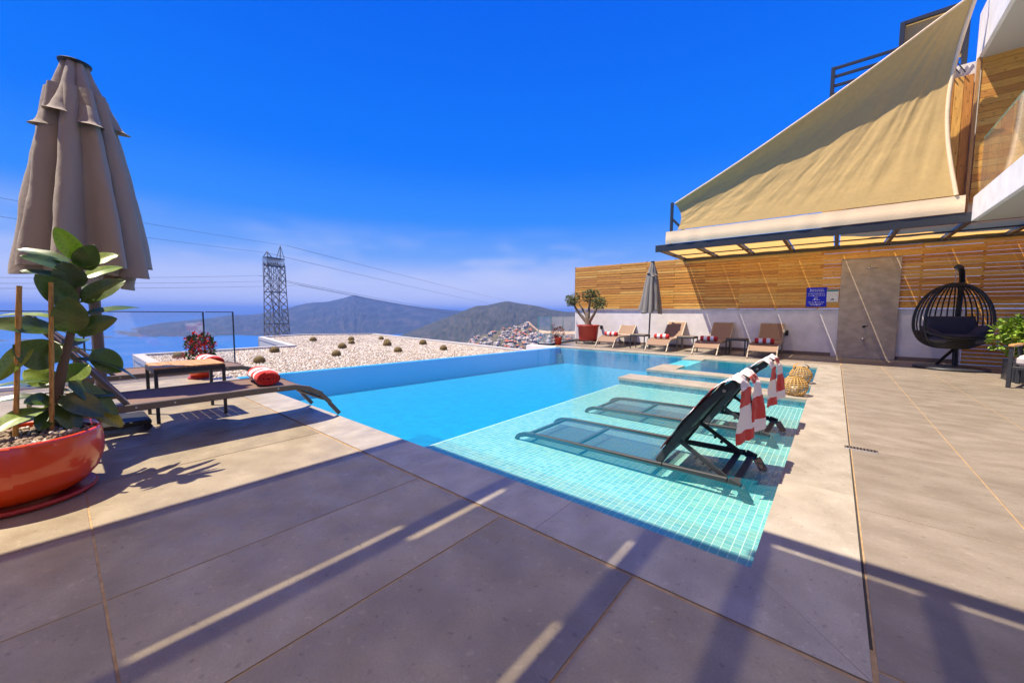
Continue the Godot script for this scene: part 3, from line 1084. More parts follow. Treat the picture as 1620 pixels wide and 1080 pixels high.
func make_gravel_roof() -> void:
	var o := base("gravel_roof")
	struct(o, "lower flat roof covered with pale gravel behind the infinity edge")
	var shape := [[-8.3, -1.7], [-17.3, -1.7], [-17.42, -6.4], [-24.5, -7.4], [-25.4, -10.0], [-23.0, -13.35], [-14.85, -12.3], [-7.3, -11.2]]
	var s := S()
	prism(s, shape, -1.2, -0.33)
	fin("gravel_bed", s, M.gravel_bed, o)
	s = S()
	var e := shape.duplicate()
	for k in range(0, 7):
		var a := Vector3(e[k][0], -0.32, e[k][1])
		var b := Vector3(e[k + 1][0], -0.32, e[k + 1][1])
		var dir := (b - a).normalized()
		bar(s, a - dir * 0.1, b + dir * 0.1, 0.26, 0.16 + 0.003 * k)
		bar(s, a - dir * 0.12 - Vector3.UP * 1.6, b + dir * 0.12 - Vector3.UP * 1.6, 0.22 + 0.003 * k, 3.0)
	fin("parapet", s, M.parapet_grey, o)
	rng.seed = 33
	var st := S()
	st.set_smooth_group(1)
	var v := []
	for k in 6:
		v.append([Vector3(1, 0, 0), Vector3(-1, 0, 0), Vector3(0, 0.6, 0), Vector3(0, -0.6, 0), Vector3(0, 0, 0.8), Vector3(0, 0, -0.8)][k])
	for f in [[0, 2, 4], [4, 2, 1], [1, 2, 5], [5, 2, 0], [0, 4, 3], [4, 1, 3], [1, 5, 3], [5, 0, 3]]:
		tri3(st, v[f[0]], v[f[1]], v[f[2]], v[f[0]] + v[f[1]] + v[f[2]])
	var stone := mesh_of(st)
	var xf := []
	var cols := []
	while xf.size() < 52000:
		var p := Vector2(rnd(-25.4, -7.3), rnd(-13.4, -1.7))
		if not inside(p, shape):
			continue
		if p.x < -17.0 and rng.randf() < 0.35:
			continue
		var k := rnd(0.018, 0.042)
		var b := Basis(Vector3(rnd(-1, 1), rnd(-1, 1), rnd(-1, 1)).normalized(), rnd(0, TAU)).scaled(Vector3(k, k * 0.8, k))
		xf.append(Transform3D(b, Vector3(p.x, -0.325 + k * 0.35, p.y)))
		var t := rng.randf()
		var c := Color(0.62, 0.55, 0.46) if t < 0.55 else (Color(0.50, 0.39, 0.29) if t < 0.8 else (Color(0.72, 0.69, 0.64) if t < 0.93 else Color(0.36, 0.28, 0.22)))
		var f := rnd(0.8, 1.1)
		cols.append(Color(c.r * f, c.g * f, c.b * f))
	var g := multi("gravel", stone, M.pebble, xf, cols)
	tag(g, "pale pink and white gravel spread over the lower roof", "gravel")
	# barrel cacti
	var spots := [Vector2(-19.98, -8.3), Vector2(-15.48, -5.07), Vector2(-12.67, -3.75), Vector2(-12.76, -6.03), Vector2(-15.24, -7.46), Vector2(-19.07, -9.81), Vector2(-17.05, -8.78), Vector2(-18.68, -11.29), Vector2(-16.56, -10.31), Vector2(-14.99, -9.35), Vector2(-12.33, -8.13), Vector2(-14.42, -10.83), Vector2(-11.74, -9.8), Vector2(-15.74, -2.45)]
	var where := ["nearest the pylon", "near the step in the white parapet", "nearest the red striped towel", "second along the infinity edge from the loungers", "in the middle of the gravel left of centre", "rear of the close pair left of centre", "front of the close pair left of centre", "farthest back on the gravel", "rear one of the close pair near the middle", "front one of the close pair near the middle", "close to the middle of the infinity edge", "alone beside the far parapet", "rightmost near the pool's far corner", "behind the red flowering pot at the left"]
	var proto: Node3D = null
	for k in spots.size():
		var at := Vector3(spots[k].x, -0.31, spots[k].y)
		var label: String = "small round barrel cactus on the gravel, " + where[k]
		if proto == null:
			proto = base("barrel_cactus", at)
			s = S()
			s.set_smooth_group(3)
			grid(s, 44, 10, func(u: float, w: float) -> Vector3:
				var a := u * TAU
				var b := (w - 0.12) * PI * 0.56
				var r := 0.155 * cos(b) * (1.0 + 0.09 * cos(a * 16.0)) * (1.0 if w < 0.98 else 0.1)
				return Vector3(cos(a) * r, 0.06 + 0.155 * sin(b), sin(a) * r), Vector3.ZERO)
			fin("body", s, M.cactus, proto)
			s = S()
			for q in 16:
				for w in 6:
					var a := TAU * q / 16.0
					var b := (w / 6.0) * PI * 0.48
					var d := Vector3(cos(a) * cos(b), sin(b), sin(a) * cos(b))
					var c := Vector3(0, 0.06, 0) + d * 0.168
					for t in 3:
						var e2 := (d + Vector3(cos(t * 2.1 + a), sin(t * 1.7), sin(t * 2.1 + a)) * 0.8).normalized() * 0.035
						tri3(s, c - e2.cross(d) * 0.12, c + e2.cross(d) * 0.12, c + e2, d)
			fin("spines", s, M.cactus_wool, proto)
			tag(proto, label, "cactus", "barrel cacti on the gravel")
		else:
			var c := copy(proto, "barrel_cactus", label, at, k * 1.3)
			c.scale = Vector3.ONE * rnd(0.8, 1.12)

# ---------------------------------------------------------------- far wall
const WZ := -14.1

func board(w: float, h: float, d: float, uoff: float, vflip: bool) -> ArrayMesh:
	var s := S()
	box(s, Vector3.ZERO, Vector3(w, h, d), Basis(), 0.003)
	var m := mesh_of(s)
	# lay the grain along the board
	var a := m.surface_get_arrays(0)
	var uv := PackedVector2Array()
	for p in a[Mesh.ARRAY_VERTEX]:
		var v := clampf(p.y / h + 0.5, 0.02, 0.98) if absf(p.y) <= h else 0.5
		uv.append(Vector2(uoff + p.x / 2.6, (1.0 - v) if vflip else v))
	a[Mesh.ARRAY_TEX_UV] = uv
	var r := ArrayMesh.new()
	r.add_surface_from_arrays(Mesh.PRIMITIVE_TRIANGLES, a)
	return r

func make_back_wall() -> void:
	var o := base("white_wall", Vector3.ZERO)
	tag(o, "low white rendered wall behind the far loungers with dark skirting", "wall")
	var s := S()
	box(s, Vector3(-3.0, 0.66, WZ - 0.1), Vector3(10.76, 1.32, 0.2), Basis(), 0.004)
	fin("render", s, M.plaster, o)
	s = S()
	box(s, Vector3(-4.2, 0.05, WZ + 0.008), Vector3(8.3, 0.1, 0.015))
	box(s, Vector3(1.8, 0.05, WZ + 0.008), Vector3(1.1, 0.1, 0.015))
	fin("skirting", s, M.skirting, o)
	s = S()
	box(s, Vector3(-3.0, 1.325, WZ - 0.09), Vector3(10.82, 0.02, 0.26), Basis(), 0.004)
	fin("wall_cap", s, M.house_cream, o)
	# timber screen: long boards with gaps
	var w := base("timber_screen", Vector3(0, 0, WZ))
	tag(w, "tall screen of horizontal golden timber boards above the white wall", "screen")
	rng.seed = 44
	var variants := []
	for k in 6:
		variants.append([])
		for len in [1.0, 2.0]:
			variants[k].append(board(len - 0.0015, 0.0908, 0.02, k * 0.27 + len * 0.1, k % 2 == 1))
		for len in [1.0, 2.0]:
			variants[k].append(board(len - 0.006, 0.081, 0.022, k * 0.27 + len * 0.1, k % 2 == 1))
	var rows := 18
	for r in rows:
		var y := 1.345 + 0.051 + r * 0.0952
		if y > 3.04:
			break
		var x := -8.39
		var first := true
		while x < 6.3:
			var left := 6.4 - x
			var long := 1 if (left > 2.0 and not (first and r % 2 == 1)) else 0
			first = false
			var len := 2.0 if long == 1 else 1.0
			if x + len * 0.5 > -0.02 and false:
				pass
			var k := rng.randi_range(0, 5)
			var t := mi("board", variants[k][long + (2 if x < -4.1 else 0)], M["board_%d" % rng.randi_range(0, 3)], w)
			t.position = Vector3(x + len * 0.5, y + rnd(-0.003, 0.003), 0.01 + rnd(-0.005, 0.005))
			t.rotation.z = rnd(-0.002, 0.002)
			x += len
	# lower boards right of the white wall
	for r in 14:
		var y := 0.05 + r * 0.0952
		for q in 4:
			var k := rng.randi_range(0, 5)
			var t := mi("board", variants[k][0], M["board_%d" % rng.randi_range(0, 3)], w)
			t.position = Vector3(2.88 + q * 1.0, y, 0.01)
	for k in 15:
		s = S()
		box(s, Vector3(-8.39 + k * 1.0, 2.2, -0.026), Vector3(0.045, 1.75, 0.045))
		fin("batten", s, M.batten, w)
	s = S()
	box(s, Vector3(-4.35, 2.2, -0.06), Vector3(8.05, 1.7, 0.01))
	fin("backing", s, M.batten, w)
	# shower slab
	var d := base("shower_panel", Vector3(0.655, 0, WZ + 0.05))
	tag(d, "tall brown stone shower slab fixed to the far wall", "shower")
	s = S()
	box(s, Vector3(0, 1.34, 0.012), Vector3(1.17, 2.66, 0.02), Basis(), 0.003)
	fin("slab", s, M.shower_stone, d)
	s = S()
	box(s, Vector3(0, 2.675, 0.014), Vector3(1.18, 0.014, 0.028))
	fin("top_trim", s, M.steel, d)
	s = S()
	tube(s, [Vector3(0.0, 2.46, 0.02), Vector3(0.0, 2.46, 0.30), Vector3(0, 2.44, 0.33), Vector3(0, 2.39, 0.33)], 0.012, 8)
	lathe(s, [[0.0, 2.372], [0.135, 2.374], [0.137, 2.382], [0.03, 2.39], [0.0, 2.39]], 28, Vector3(0, 0, 0.33))
	fin("shower_head", s, M.steel, d)
	s = S()
	lathe(s, [[0.0, 0.0], [0.04, 0.0], [0.045, 0.02], [0.03, 0.05], [0.0, 0.05]], 16, Vector3(-0.05, 0.50, 0.06))
	box(s, Vector3(-0.05, 0.53, 0.05), Vector3(0.05, 0.08, 0.06), Basis(), 0.008)
	tube(s, [Vector3(-0.05, 0.56, 0.07), Vector3(0.0, 0.60, 0.09)], 0.01, 6)
	fin("tap", s, M.steel, d)
	s = S()
	tube(s, [Vector3(-0.05, 0.86, 0.022), Vector3(-0.05, 0.86, 0.07)], 0.035, 14)
	box(s, Vector3(-0.02, 0.875, 0.075), Vector3(0.11, 0.02, 0.02), Basis(), 0.004)
	fin("valve", s, M.dark_metal, d)
	# signs
	var b := base("blue_sign", Vector3(-0.44, 1.67, WZ + 0.034))
	tag(b, "square blue notice with white lines of writing left of the shower", "sign")
	s = S()
	box(s, Vector3.ZERO, Vector3(0.46, 0.545, 0.012), Basis(), 0.004)
	fin("plate", s, M.sign_blue, b)
	rng.seed = 8
	var lines := [[0.21, 0.30], [0.165, 0.34], [0.10, 0.38], [0.045, 0.38], [-0.01, 0.07], [-0.045, 0.10], [-0.08, 0.17], [-0.145, 0.36], [-0.19, 0.30], [-0.225, 0.24]]
	for l in lines:
		s = S()
		var x: float = -l[1] * 0.5
		while x < l[1] * 0.5 - 0.01:
			var ww := minf(rnd(0.02, 0.055), l[1] * 0.5 - x)
			box(s, Vector3(x + ww * 0.5, l[0], 0.008), Vector3(ww, 0.013, 0.003))
			x += ww + 0.012
		fin("writing", s, M.sign_white, b)
	b = base("white_sign", Vector3(-0.085, 1.70, WZ + 0.034))
	tag(b, "small white notice with a teal header between blue sign and shower", "sign")
	s = S()
	box(s, Vector3.ZERO, Vector3(0.26, 0.345, 0.010), Basis(), 0.003)
	fin("plate", s, M.sign_white, b)
	s = S()
	box(s, Vector3(0, 0.145, 0.0065), Vector3(0.25, 0.045, 0.003))
	fin("header", s, M.sign_teal, b)
	s = S()
	for q in 5:
		box(s, Vector3(-0.08 + 0.04 * q, 0.05 - 0.03 * (q % 3), 0.0065), Vector3(0.02, 0.014, 0.003))
	fin("pictogram", s, M.sign_pink, b)
	s = S()
	box(s, Vector3(-0.005, -0.105, 0.0065), Vector3(0.07, 0.02, 0.003))
	box(s, Vector3(0.015, -0.088, 0.0065), Vector3(0.04, 0.015, 0.003))
	fin("pictogram", s, M.black, b)
	for e in [[-7.14, "black wall lamp beside the olive pot"], [-1.08, "black wall lamp right of the last far lounger"]]:
		var l := base("wall_lamp", Vector3(e[0], 0.62, WZ))
		s = S()
		box(s, Vector3(0, 0, 0.045), Vector3(0.075, 0.15, 0.085), Basis(), 0.006)
		fin("body", s, M.black, l)
		s = S()
		lathe(s, [[0.0, -0.079], [0.028, -0.079], [0.028, -0.074], [0.0, -0.074]], 14, Vector3(0, 0, 0.045))
		fin("lens", s, M.sign_white, l)
		tag(l, e[1], "wall lamp", "black wall lamps on the white wall")

# ---------------------------------------------------------------- retractable awnings
func make_awning(called: String, label: String, x0: float, x1: float, zf: float, zb: float, y: float, rafters: Array, cloth: Material, gap: float, side_gap: float, slits = null, bare := -1) -> Node3D:
	var o := base(called, Vector3(0, y, 0))
	tag(o, label, "pergola")
	var s := S()
	box(s, Vector3((x0 + x1) * 0.5, 0.055, zf - 0.03 * signf(zf - zb) * 0.0), Vector3(x1 - x0 + 0.08, 0.19, 0.075), Basis(), 0.004)
	fin("front_beam", s, M.dark_metal, o)
	s = S()
	box(s, Vector3((x0 + x1) * 0.5, 0.03, zb + 0.04), Vector3(x1 - x0 + 0.08, 0.10, 0.07), Basis(), 0.004)
	fin("back_beam", s, M.dark_metal, o)
	for i in rafters.size():
		if i == bare:
			continue
		var x: float = rafters[i]
		s = S()
		box(s, Vector3(x, 0.045, (zf + zb) * 0.5), Vector3(0.075, 0.11, absf(zf - zb) - 0.12), Basis(), 0.004)
		fin("rafter", s, M.dark_metal, o)
	s = S()
	var zm := lerpf(zf, zb, 0.52)
	box(s, Vector3((x0 + x1) * 0.5, 0.012, zm), Vector3(x1 - x0, 0.03, 0.03))
	fin("purlin", s, M.dark_metal, o)
	var sg := signf(zb - zf)
	for k in rafters.size() - 1:
		s = S()
		var a: float = rafters[k] + 0.0375 + side_gap
		var b: float = rafters[k + 1] - 0.0375 - side_gap
		grid(s, 6, 44, func(u: float, v: float) -> Vector3:
			var fg := gap
			var z := lerpf(zf + sg * (0.04 + fg), zb, v)
			var a2 := a
			var b2 := b
			if slits != null:
				a2 += slits[k][0].call(v)
				b2 -= slits[k][1].call(v)
			var wave := absf(sin(v * PI * 7.0))
			return Vector3(lerpf(a2, b2, u), 0.10 - 0.10 * (1.0 - wave) * 0.3 - 0.045 * wave * (0.8 + 0.2 * sin(u * 9.0 + k)), z), Vector3.UP)
		fin("cloth_panel", s, cloth, o)
	return o

func make_shading() -> void:
	var raf := []
	for k in 8:
		raf.append(-4.05 + k * 0.996)
	raf.append(3.92)
	var far := make_awning("fabric_pergola", "dark metal pergola with tan folded fabric along the far timber screen", -4.08, 3.9, -11.43, WZ, 3.0, raf.slice(0, 8) + [3.9], M.awning, -0.03, 0.028)
	var s := S()
	grid(s, 60, 5, func(u: float, v: float) -> Vector3:
		return Vector3(lerpf(-3.83, 1.80, u), lerpf(0.155, 0.50, v) - 0.02 * u * v, 0.052 - 11.43 + 0.008 * sin(u * 70.0) * (0.4 + sin(u * 13.0)) + 0.012 * sin(v * 5.0)), Vector3.BACK)
	fin("valance", s, M.valance, far)
	s = S()
	for x in [-3.72]:
		bar(s, Vector3(x, 0.15, -11.50), Vector3(x, 1.32, -11.50), 0.07, 0.07, Vector3.BACK, 0.004)
		bar(s, Vector3(x + 0.03, 0.85, -11.50), Vector3(x + 0.6, 0.22, -11.50), 0.06, 0.06, Vector3.BACK, 0.004)
	fin("post", s, M.dark_metal, far)
	# the matching awning overhead, which shades the near floor
	var h := 4.6
	var dx := -SUN.x * h
	var dz := -SUN.z * h
	var raf2 := []
	for g in [-3.0, -1.72, -0.70, -0.335]:
		raf2.append(g + dx)
	var none := func(_v: float) -> float: return 0.0
	var slits := [[none, func(v: float) -> float: return 0.062 * smoothstep(0.18, 0.20, v) * smoothstep(0.435, 0.42, v)], [func(v: float) -> float: return 0.058 * smoothstep(0.05, 0.06, v) * smoothstep(0.225, 0.21, v), func(v: float) -> float: return 0.062 * (smoothstep(0.055, 0.065, v) * smoothstep(0.135, 0.125, v) + smoothstep(0.19, 0.20, v) * smoothstep(0.47, 0.45, v))], [none, func(_v: float) -> float: return -0.055]]
	var near := make_awning("overhead_pergola", "pergola with cloth panels overhead that shades the near left floor", -3.04 + dx, -0.30 + dx, -2.22 + dz, 4.2, h, raf2, M.shade_cloth, 0.0, -0.02, slits, 3)
	var raf3 := []
	for g in [-0.25, 0.37, 1.38, 2.4, 3.4]:
		raf3.append(g + dx)
	var near2 := make_awning("overhead_pergola", "pergola with cloth panels overhead that shades the near right floor", -0.29 + dx, 3.44 + dx, -2.36 + dz, 4.2, h, raf3, M.shade_cloth, 0.045, -0.02)
	s = S()
	for x in [raf2[0], raf2[2]]:
		s = S()
		box(s, Vector3(x, -2.3, 4.26), Vector3(0.08, 4.6, 0.1), Basis(), 0.005)
		fin("post", s, M.dark_metal, near)
	for x in [raf3[2], raf3[4]]:
		s = S()
		box(s, Vector3(x, -2.3, 4.26), Vector3(0.08, 4.6, 0.1), Basis(), 0.005)
		fin("post", s, M.dark_metal, near2)
	# tan sail
	s = S()
	var wr := noise(1.0, 55, 4)
	var sf := func(u: float, v: float) -> Vector3:
		var lo := Vector3(lerpf(-3.52, 1.68, u), lerpf(3.52, 3.50, u), -11.40)
		var hi := Vector3(-3.62, 4.26, -11.42).lerp(Vector3(1.72, 7.22, -11.42), u)
		hi.y -= 0.10 * sin(u * PI)
		var p := lo.lerp(hi, v)
		p.x -= 0.20 * sin(v * PI) * pow(u, 4.0)
		p.x += 0.12 * sin(v * PI) * pow(1.0 - u, 6.0)
		var ht := (hi - lo).length()
		var q := v / 0.78
		var dip := 0.080 * ht * (sin(clampf(q, 0.0, 1.0) * PI * 0.5) if v < 0.78 else cos((v - 0.78) / 0.22 * PI * 0.5))
		p.z -= dip
		# creases that fan out from the high corner
		var dd := Vector2(p.x - 1.7, p.y - 7.5)
		var ang := atan2(dd.y, dd.x)
		var rr := dd.length()
		p.z += 0.012 * wr.get_noise_2d(ang * 9.0, rr * 0.25) * smoothstep(0.0, 0.25, v) * smoothstep(0.0, 1.2, rr) * 2.0
		p.z += 0.008 * wr.get_noise_2d(u * 9.0 + 7.0, v * 5.0) * smoothstep(0.02, 0.2, v)
		return p
	grid(s, 150, 70, sf, Vector3.BACK)
	var sl := base("shade_sail")
	tag(sl, "large tan triangular shade sail stretched from the pergola up to the house", "shade sail")
	fin("cloth", s, M.sail, sl)
	for e in [0, 1]:
		s = S()
		var pts := []
		for k in 41:
			var t := k / 40.0
			pts.append((sf.call(t, 1.0) if e == 0 else sf.call(1.0, t)) + Vector3(0, 0, 0.006))
		tube(s, pts, 0.022 if e == 0 else 0.035, 6)
		fin("hem", s, M.valance, sl)
	s = S()
	tube(s, [Vector3(-3.70, 4.26, -11.5), Vector3(-3.62, 4.26, -11.46)], 0.012, 6)
	tube(s, [Vector3(1.72, 7.22, -11.42), Vector3(1.9, 7.4, -11.6)], 0.02, 6)
	fin("tension_strap", s, M.steel, sl)

func make_house() -> void:
	var o := base("villa")
	tag(o, "white modern villa at right with timber facade and glass balcony", "building")
	var s := S()
	# balcony slab: along its white edge towards the camera
	box(s, Vector3(4.9, 3.20, -6.6), Vector3(6.0, 0.46, 9.6), Basis(), 0.006)
	fin("balcony_slab", s, M.plaster, o)
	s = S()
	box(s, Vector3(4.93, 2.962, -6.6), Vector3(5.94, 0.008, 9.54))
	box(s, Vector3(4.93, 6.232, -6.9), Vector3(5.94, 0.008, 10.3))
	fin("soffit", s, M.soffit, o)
	s = S()
	box(s, Vector3(4.9, 6.70, -6.95), Vector3(6.0, 0.92, 10.5), Basis(), 0.006)
	fin("roof_slab", s, M.plaster, o)
	s = S()
	box(s, Vector3(1.0, 3.4, 4.6), Vector3(13.0, 7.2, 0.3))
	fin("rear_wing", s, M.house_cream, o)
	s = S()
	box(s, Vector3(7.6, 3.0, -6.6), Vector3(0.3, 6.5, 9.6))
	box(s, Vector3(4.1, 4.7, -12.25), Vector3(6.6, 3.1, 0.2))
	fin("wall", s, M.plaster, o)
	rng.seed = 66
	# horizontal boards facing the balcony
	var vv := []
	for k in 6:
		vv.append(board(3.0, 0.128, 0.02, k * 0.23, k % 2 == 0))
	for r in 21:
		var t := mi("board", vv[rng.randi_range(0, 5)], M["board_%d" % rng.randi_range(0, 3)], o)
		t.position = Vector3(3.46, 3.52 + r * 0.1335, -12.05 + rnd(-0.002, 0.002))
	# upright boards left of the corner, behind the sail
	var vw := []
	for k in 4:
		vw.append(board(2.75, 0.128, 0.02, k * 0.31, k % 2 == 0))
	for r in 17:
		var t := mi("upright_board", vw[rng.randi_range(0, 3)], M["board_%d" % rng.randi_range(0, 3)], o)
		t.position = Vector3(1.82 - r * 0.133, 4.62, -12.10 + rnd(-0.002, 0.002))
		t.rotation.z = PI / 2
	s = S()
	box(s, Vector3(1.915, 4.75, -12.04), Vector3(0.05, 3.0, 0.06), Basis(), 0.004)
	fin("corner_trim", s, M.teak, o)
	# lattice above the upright boards
	s = S()
	for k in 7:
		bar(s, Vector3(1.05 + k * 0.075, 6.04, -12.06), Vector3(1.05 + k * 0.075 + 0.25, 6.50, -12.06), 0.016, 0.016)
		bar(s, Vector3(1.05 + k * 0.075 + 0.25, 6.04, -12.04), Vector3(1.05 + k * 0.075, 6.50, -12.04), 0.016, 0.016)
	fin("lattice", s, M.dark_metal, o)
	# glass balustrade
	for k in 4:
		s = S()
		var z := -11.3 + k * 2.3
		box(s, Vector3(1.96, 3.95, z + 1.1), Vector3(0.014, 1.02, 2.24))
		fin("balustrade_pane", s, M.glass, o)
		s = S()
		box(s, Vector3(1.96, 4.47, z + 1.1), Vector3(0.022, 0.016, 2.24))
		box(s, Vector3(1.96, 3.95, z + 2.228), Vector3(0.022, 1.02, 0.012))
		fin("balustrade_edge", s, M.glass_edge, o)
	# roof terrace: dark slatted rail and a canvas bay
	var r := base("roof_rail")
	tag(r, "dark slatted metal rail with tan canvas on the upper roof terrace", "railing")
	var z := -12.3
	s = S()
	for x in [-0.34, 0.74]:
		bar(s, Vector3(x, 5.6, z), Vector3(x, 7.05, z), 0.08, 0.08, Vector3.BACK, 0.004)
	for x in [0.80, 1.75]:
		bar(s, Vector3(x, 5.6, z), Vector3(x, 7.55, z), 0.08, 0.08, Vector3.BACK, 0.004)
	fin("post", s, M.dark_metal, r)
	for y in [6.2, 6.42, 6.62, 6.83, 7.02]:
		s = S()
		box(s, Vector3(0.2, y, z), Vector3(1.04, 0.06, 0.05), Basis(), 0.004)
		fin("rail", s, M.dark_metal, r)
	for y in [6.9, 7.52]:
		s = S()
		box(s, Vector3(1.27, y, z), Vector3(1.0, 0.08, 0.06), Basis(), 0.004)
		fin("rail", s, M.dark_metal, r)
	s = S()
	box(s, Vector3(1.27, 7.0, z - 0.06), Vector3(0.95, 1.0, 0.012))
	fin("canvas", s, M.sail, r)

# ---------------------------------------------------------------- furniture
func make_lounger(called: String, at: Vector3, turn: float, width: float, frame: Material, sling: Material, back_len: float, back_deg: float, scale_y := 1.0) -> Node3D:
	var o := base(called, at, turn)
	var hw := width * 0.5
	var side := [Vector2(0.0, 0.015), Vector2(0.10, 0.16), Vector2(0.19, 0.27), Vector2(0.31, 0.345), Vector2(0.45, 0.385), Vector2(0.8, 0.395), Vector2(1.3, 0.395), Vector2(1.95, 0.395)]
	for i in side.size():
		side[i] = Vector2(side[i].x, side[i].y * scale_y)
	for sx in [-1.0, 1.0]:
		var s := S()
		for i in side.size() - 1:
			var h: float = [0.042, 0.045, 0.05, 0.055, 0.058, 0.058, 0.058][i]
			bar(s, Vector3(sx * (hw - 0.016), side[i].y, side[i].x - 0.006), Vector3(sx * (hw - 0.016), side[i + 1].y, side[i + 1].x + 0.006), 0.032, h, Vector3.UP, 0.006)
		fin("side_rail", s, frame, o)
		s = S()
		bar(s, Vector3(sx * (hw - 0.05), 0.0, 1.92), Vector3(sx * (hw - 0.05), 0.37 * scale_y, 1.89), 0.03, 0.045, Vector3.BACK, 0.005)
		fin("leg", s, frame, o)
		s = S()
		for z in [0.62, 1.42, 1.66]:
			s = S()
			tube(s, [Vector3(sx * (hw - 0.002), 0.395 * scale_y, z), Vector3(sx * (hw + 0.003), 0.395 * scale_y, z)], 0.008, 8)
			fin("bolt", s, M.steel, o)
	var s := S()
	for z in [0.16, 1.05, 1.9]:
		var y := 0.21 * scale_y if z < 0.2 else 0.375 * scale_y
		s = S()
		bar(s, Vector3(-hw + 0.03, y, z), Vector3(hw - 0.03, y, z), 0.03, 0.025, Vector3.UP, 0.004)
		fin("crossbar", s, frame, o)
	# seat sling follows the rail over the curved foot
	s = S()
	grid(s, 6, 26, func(u: float, v: float) -> Vector3:
		var z := lerpf(0.135, 1.70, v)
		var y := 0.0
		for i in side.size() - 1:
			if z >= side[i].x and z <= side[i + 1].x:
				y = lerpf(side[i].y, side[i + 1].y, (z - side[i].x) / (side[i + 1].x - side[i].x))
		return Vector3(lerpf(-hw + 0.026, hw - 0.026, u), y + 0.020 - 0.02 * sin(u * PI) * sin(clampf(v, 0.1, 0.9) * PI), z), Vector3.UP)
	fin("seat", s, sling, o)
	# backrest
	var a := deg_to_rad(back_deg)
	var hinge := Vector3(0, 0.41 * scale_y, 1.70)
	var up := Vector3(0, sin(a), cos(a))
	var nrm := Vector3(0, cos(a), -sin(a))
	s = S()
	for sx in [-1.0, 1.0]:
		bar(s, hinge + Vector3(sx * (hw - 0.05), 0, 0), hinge + Vector3(sx * (hw - 0.05), 0, 0) + up * back_len, 0.034, 0.034, nrm, 0.006)
	bar(s, hinge + Vector3(-hw + 0.035, 0, 0) + up * back_len, hinge + Vector3(hw - 0.035, 0, 0) + up * back_len, 0.034, 0.034, nrm, 0.006)
	bar(s, hinge + Vector3(-hw + 0.05, 0, 0), hinge + Vector3(hw - 0.05, 0, 0), 0.03, 0.03, nrm, 0.004)
	fin("back_frame", s, frame, o)
	s = S()
	grid(s, 6, 10, func(u: float, v: float) -> Vector3:
		return hinge + Vector3(lerpf(-hw + 0.06, hw - 0.06, u), 0, 0) + up * lerpf(0.01, back_len - 0.01, v) + nrm * (0.012 - 0.022 * sin(u * PI) * sin(v * PI)), nrm)
	fin("backrest", s, sling, o)
	for sx in [-1.0, 1.0]:
		s = S()
		var t := hinge + Vector3(sx * (hw - 0.085), 0, 0) + up * back_len * 0.55
		bar(s, t, Vector3(t.x, 0.375 * scale_y, minf(1.92, t.z + 0.02)), 0.018, 0.03, Vector3.BACK, 0.003)
		fin("strut", s, frame, o)
	return o

func make_towel_roll(called: String, at: Vector3, turn: float, len: float, r: float, flat: float, bands: int, label: String, group: String) -> Node3D:
	var o := base(called, at, turn)
	var s := S()
	var red := Color(0.52, 0.022, 0.018)
	var white := Color(0.80, 0.72, 0.70)
	var n := noise(6.0, int(at.x * 100.0), 3)
	var f := func(u: float, v: float) -> Vector3:
		var a := u * TAU
		var k := 1.0 + 0.05 * sin(v * 9.0 + a) + 0.05 * n.get_noise_2d(v * 2.0, a)
		var e := minf(v, 1.0 - v) * len
		k *= 1.0 - 0.10 * exp(-e / 0.015)
		return Vector3((v - 0.5) * len, r * flat + sin(a) * r * k * flat, cos(a) * r * k)
	grid(s, 26, bands * 5, f, Vector3.ZERO, func(_u: float, v: float) -> Color:
		return red if int(v * bands) % 2 == 0 else white)
	fin("cloth_roll", s, M.towel, o)
	for e in [-1.0, 1.0]:
		s = S()
		var spiral := []
		var rad := []
		for k in 60:
			var t := k / 59.0
			var a := t * TAU * 3.2
			var q := r * (0.10 + 0.80 * t)
			spiral.append(Vector3(e * len * 0.5 * 0.985, r * flat + sin(a) * q * flat, cos(a) * q))
			rad.append(r * 0.115)
		s.set_color(red)
		tube(s, spiral, rad, 6)
		fin("rolled_edge", s, M.towel, o)
	tag(o, label, "towel", group)
	return o

func make_side_table(called: String, at: Vector3, w: float, h: float, top: Material, frame: Material, slats: int) -> Node3D:
	var o := base(called, at)
	var s := S()
	var hw := w * 0.5
	for a in [-1.0, 1.0]:
		bar(s, Vector3(-hw, h - 0.03, a * (hw - 0.0125)), Vector3(hw, h - 0.03, a * (hw - 0.0125)), 0.025, 0.05, Vector3.UP, 0.004)
		bar(s, Vector3(a * (hw - 0.0125), h - 0.03, -hw + 0.026), Vector3(a * (hw - 0.0125), h - 0.03, hw - 0.026), 0.025, 0.05, Vector3.UP, 0.004)
	fin("frame", s, frame, o)
	for x in [-1.0, 1.0]:
		for z in [-1.0, 1.0]:
			s = S()
			box(s, Vector3(x * (hw - 0.016), (h - 0.056) * 0.5, z * (hw - 0.016)), Vector3(0.03, h - 0.056, 0.03), Basis(), 0.003)
			fin("leg", s, frame, o)
	var pitch := (w - 0.006) / slats
	for k in slats:
		var t := mi("slat", board(w - 0.008, pitch - 0.006, 0.018, k * 0.37, k % 2 == 0), top, o)
		t.position = Vector3(0, h + 0.004, -hw + 0.003 + pitch * (k + 0.5))
		t.rotation.x = -PI / 2
	return o

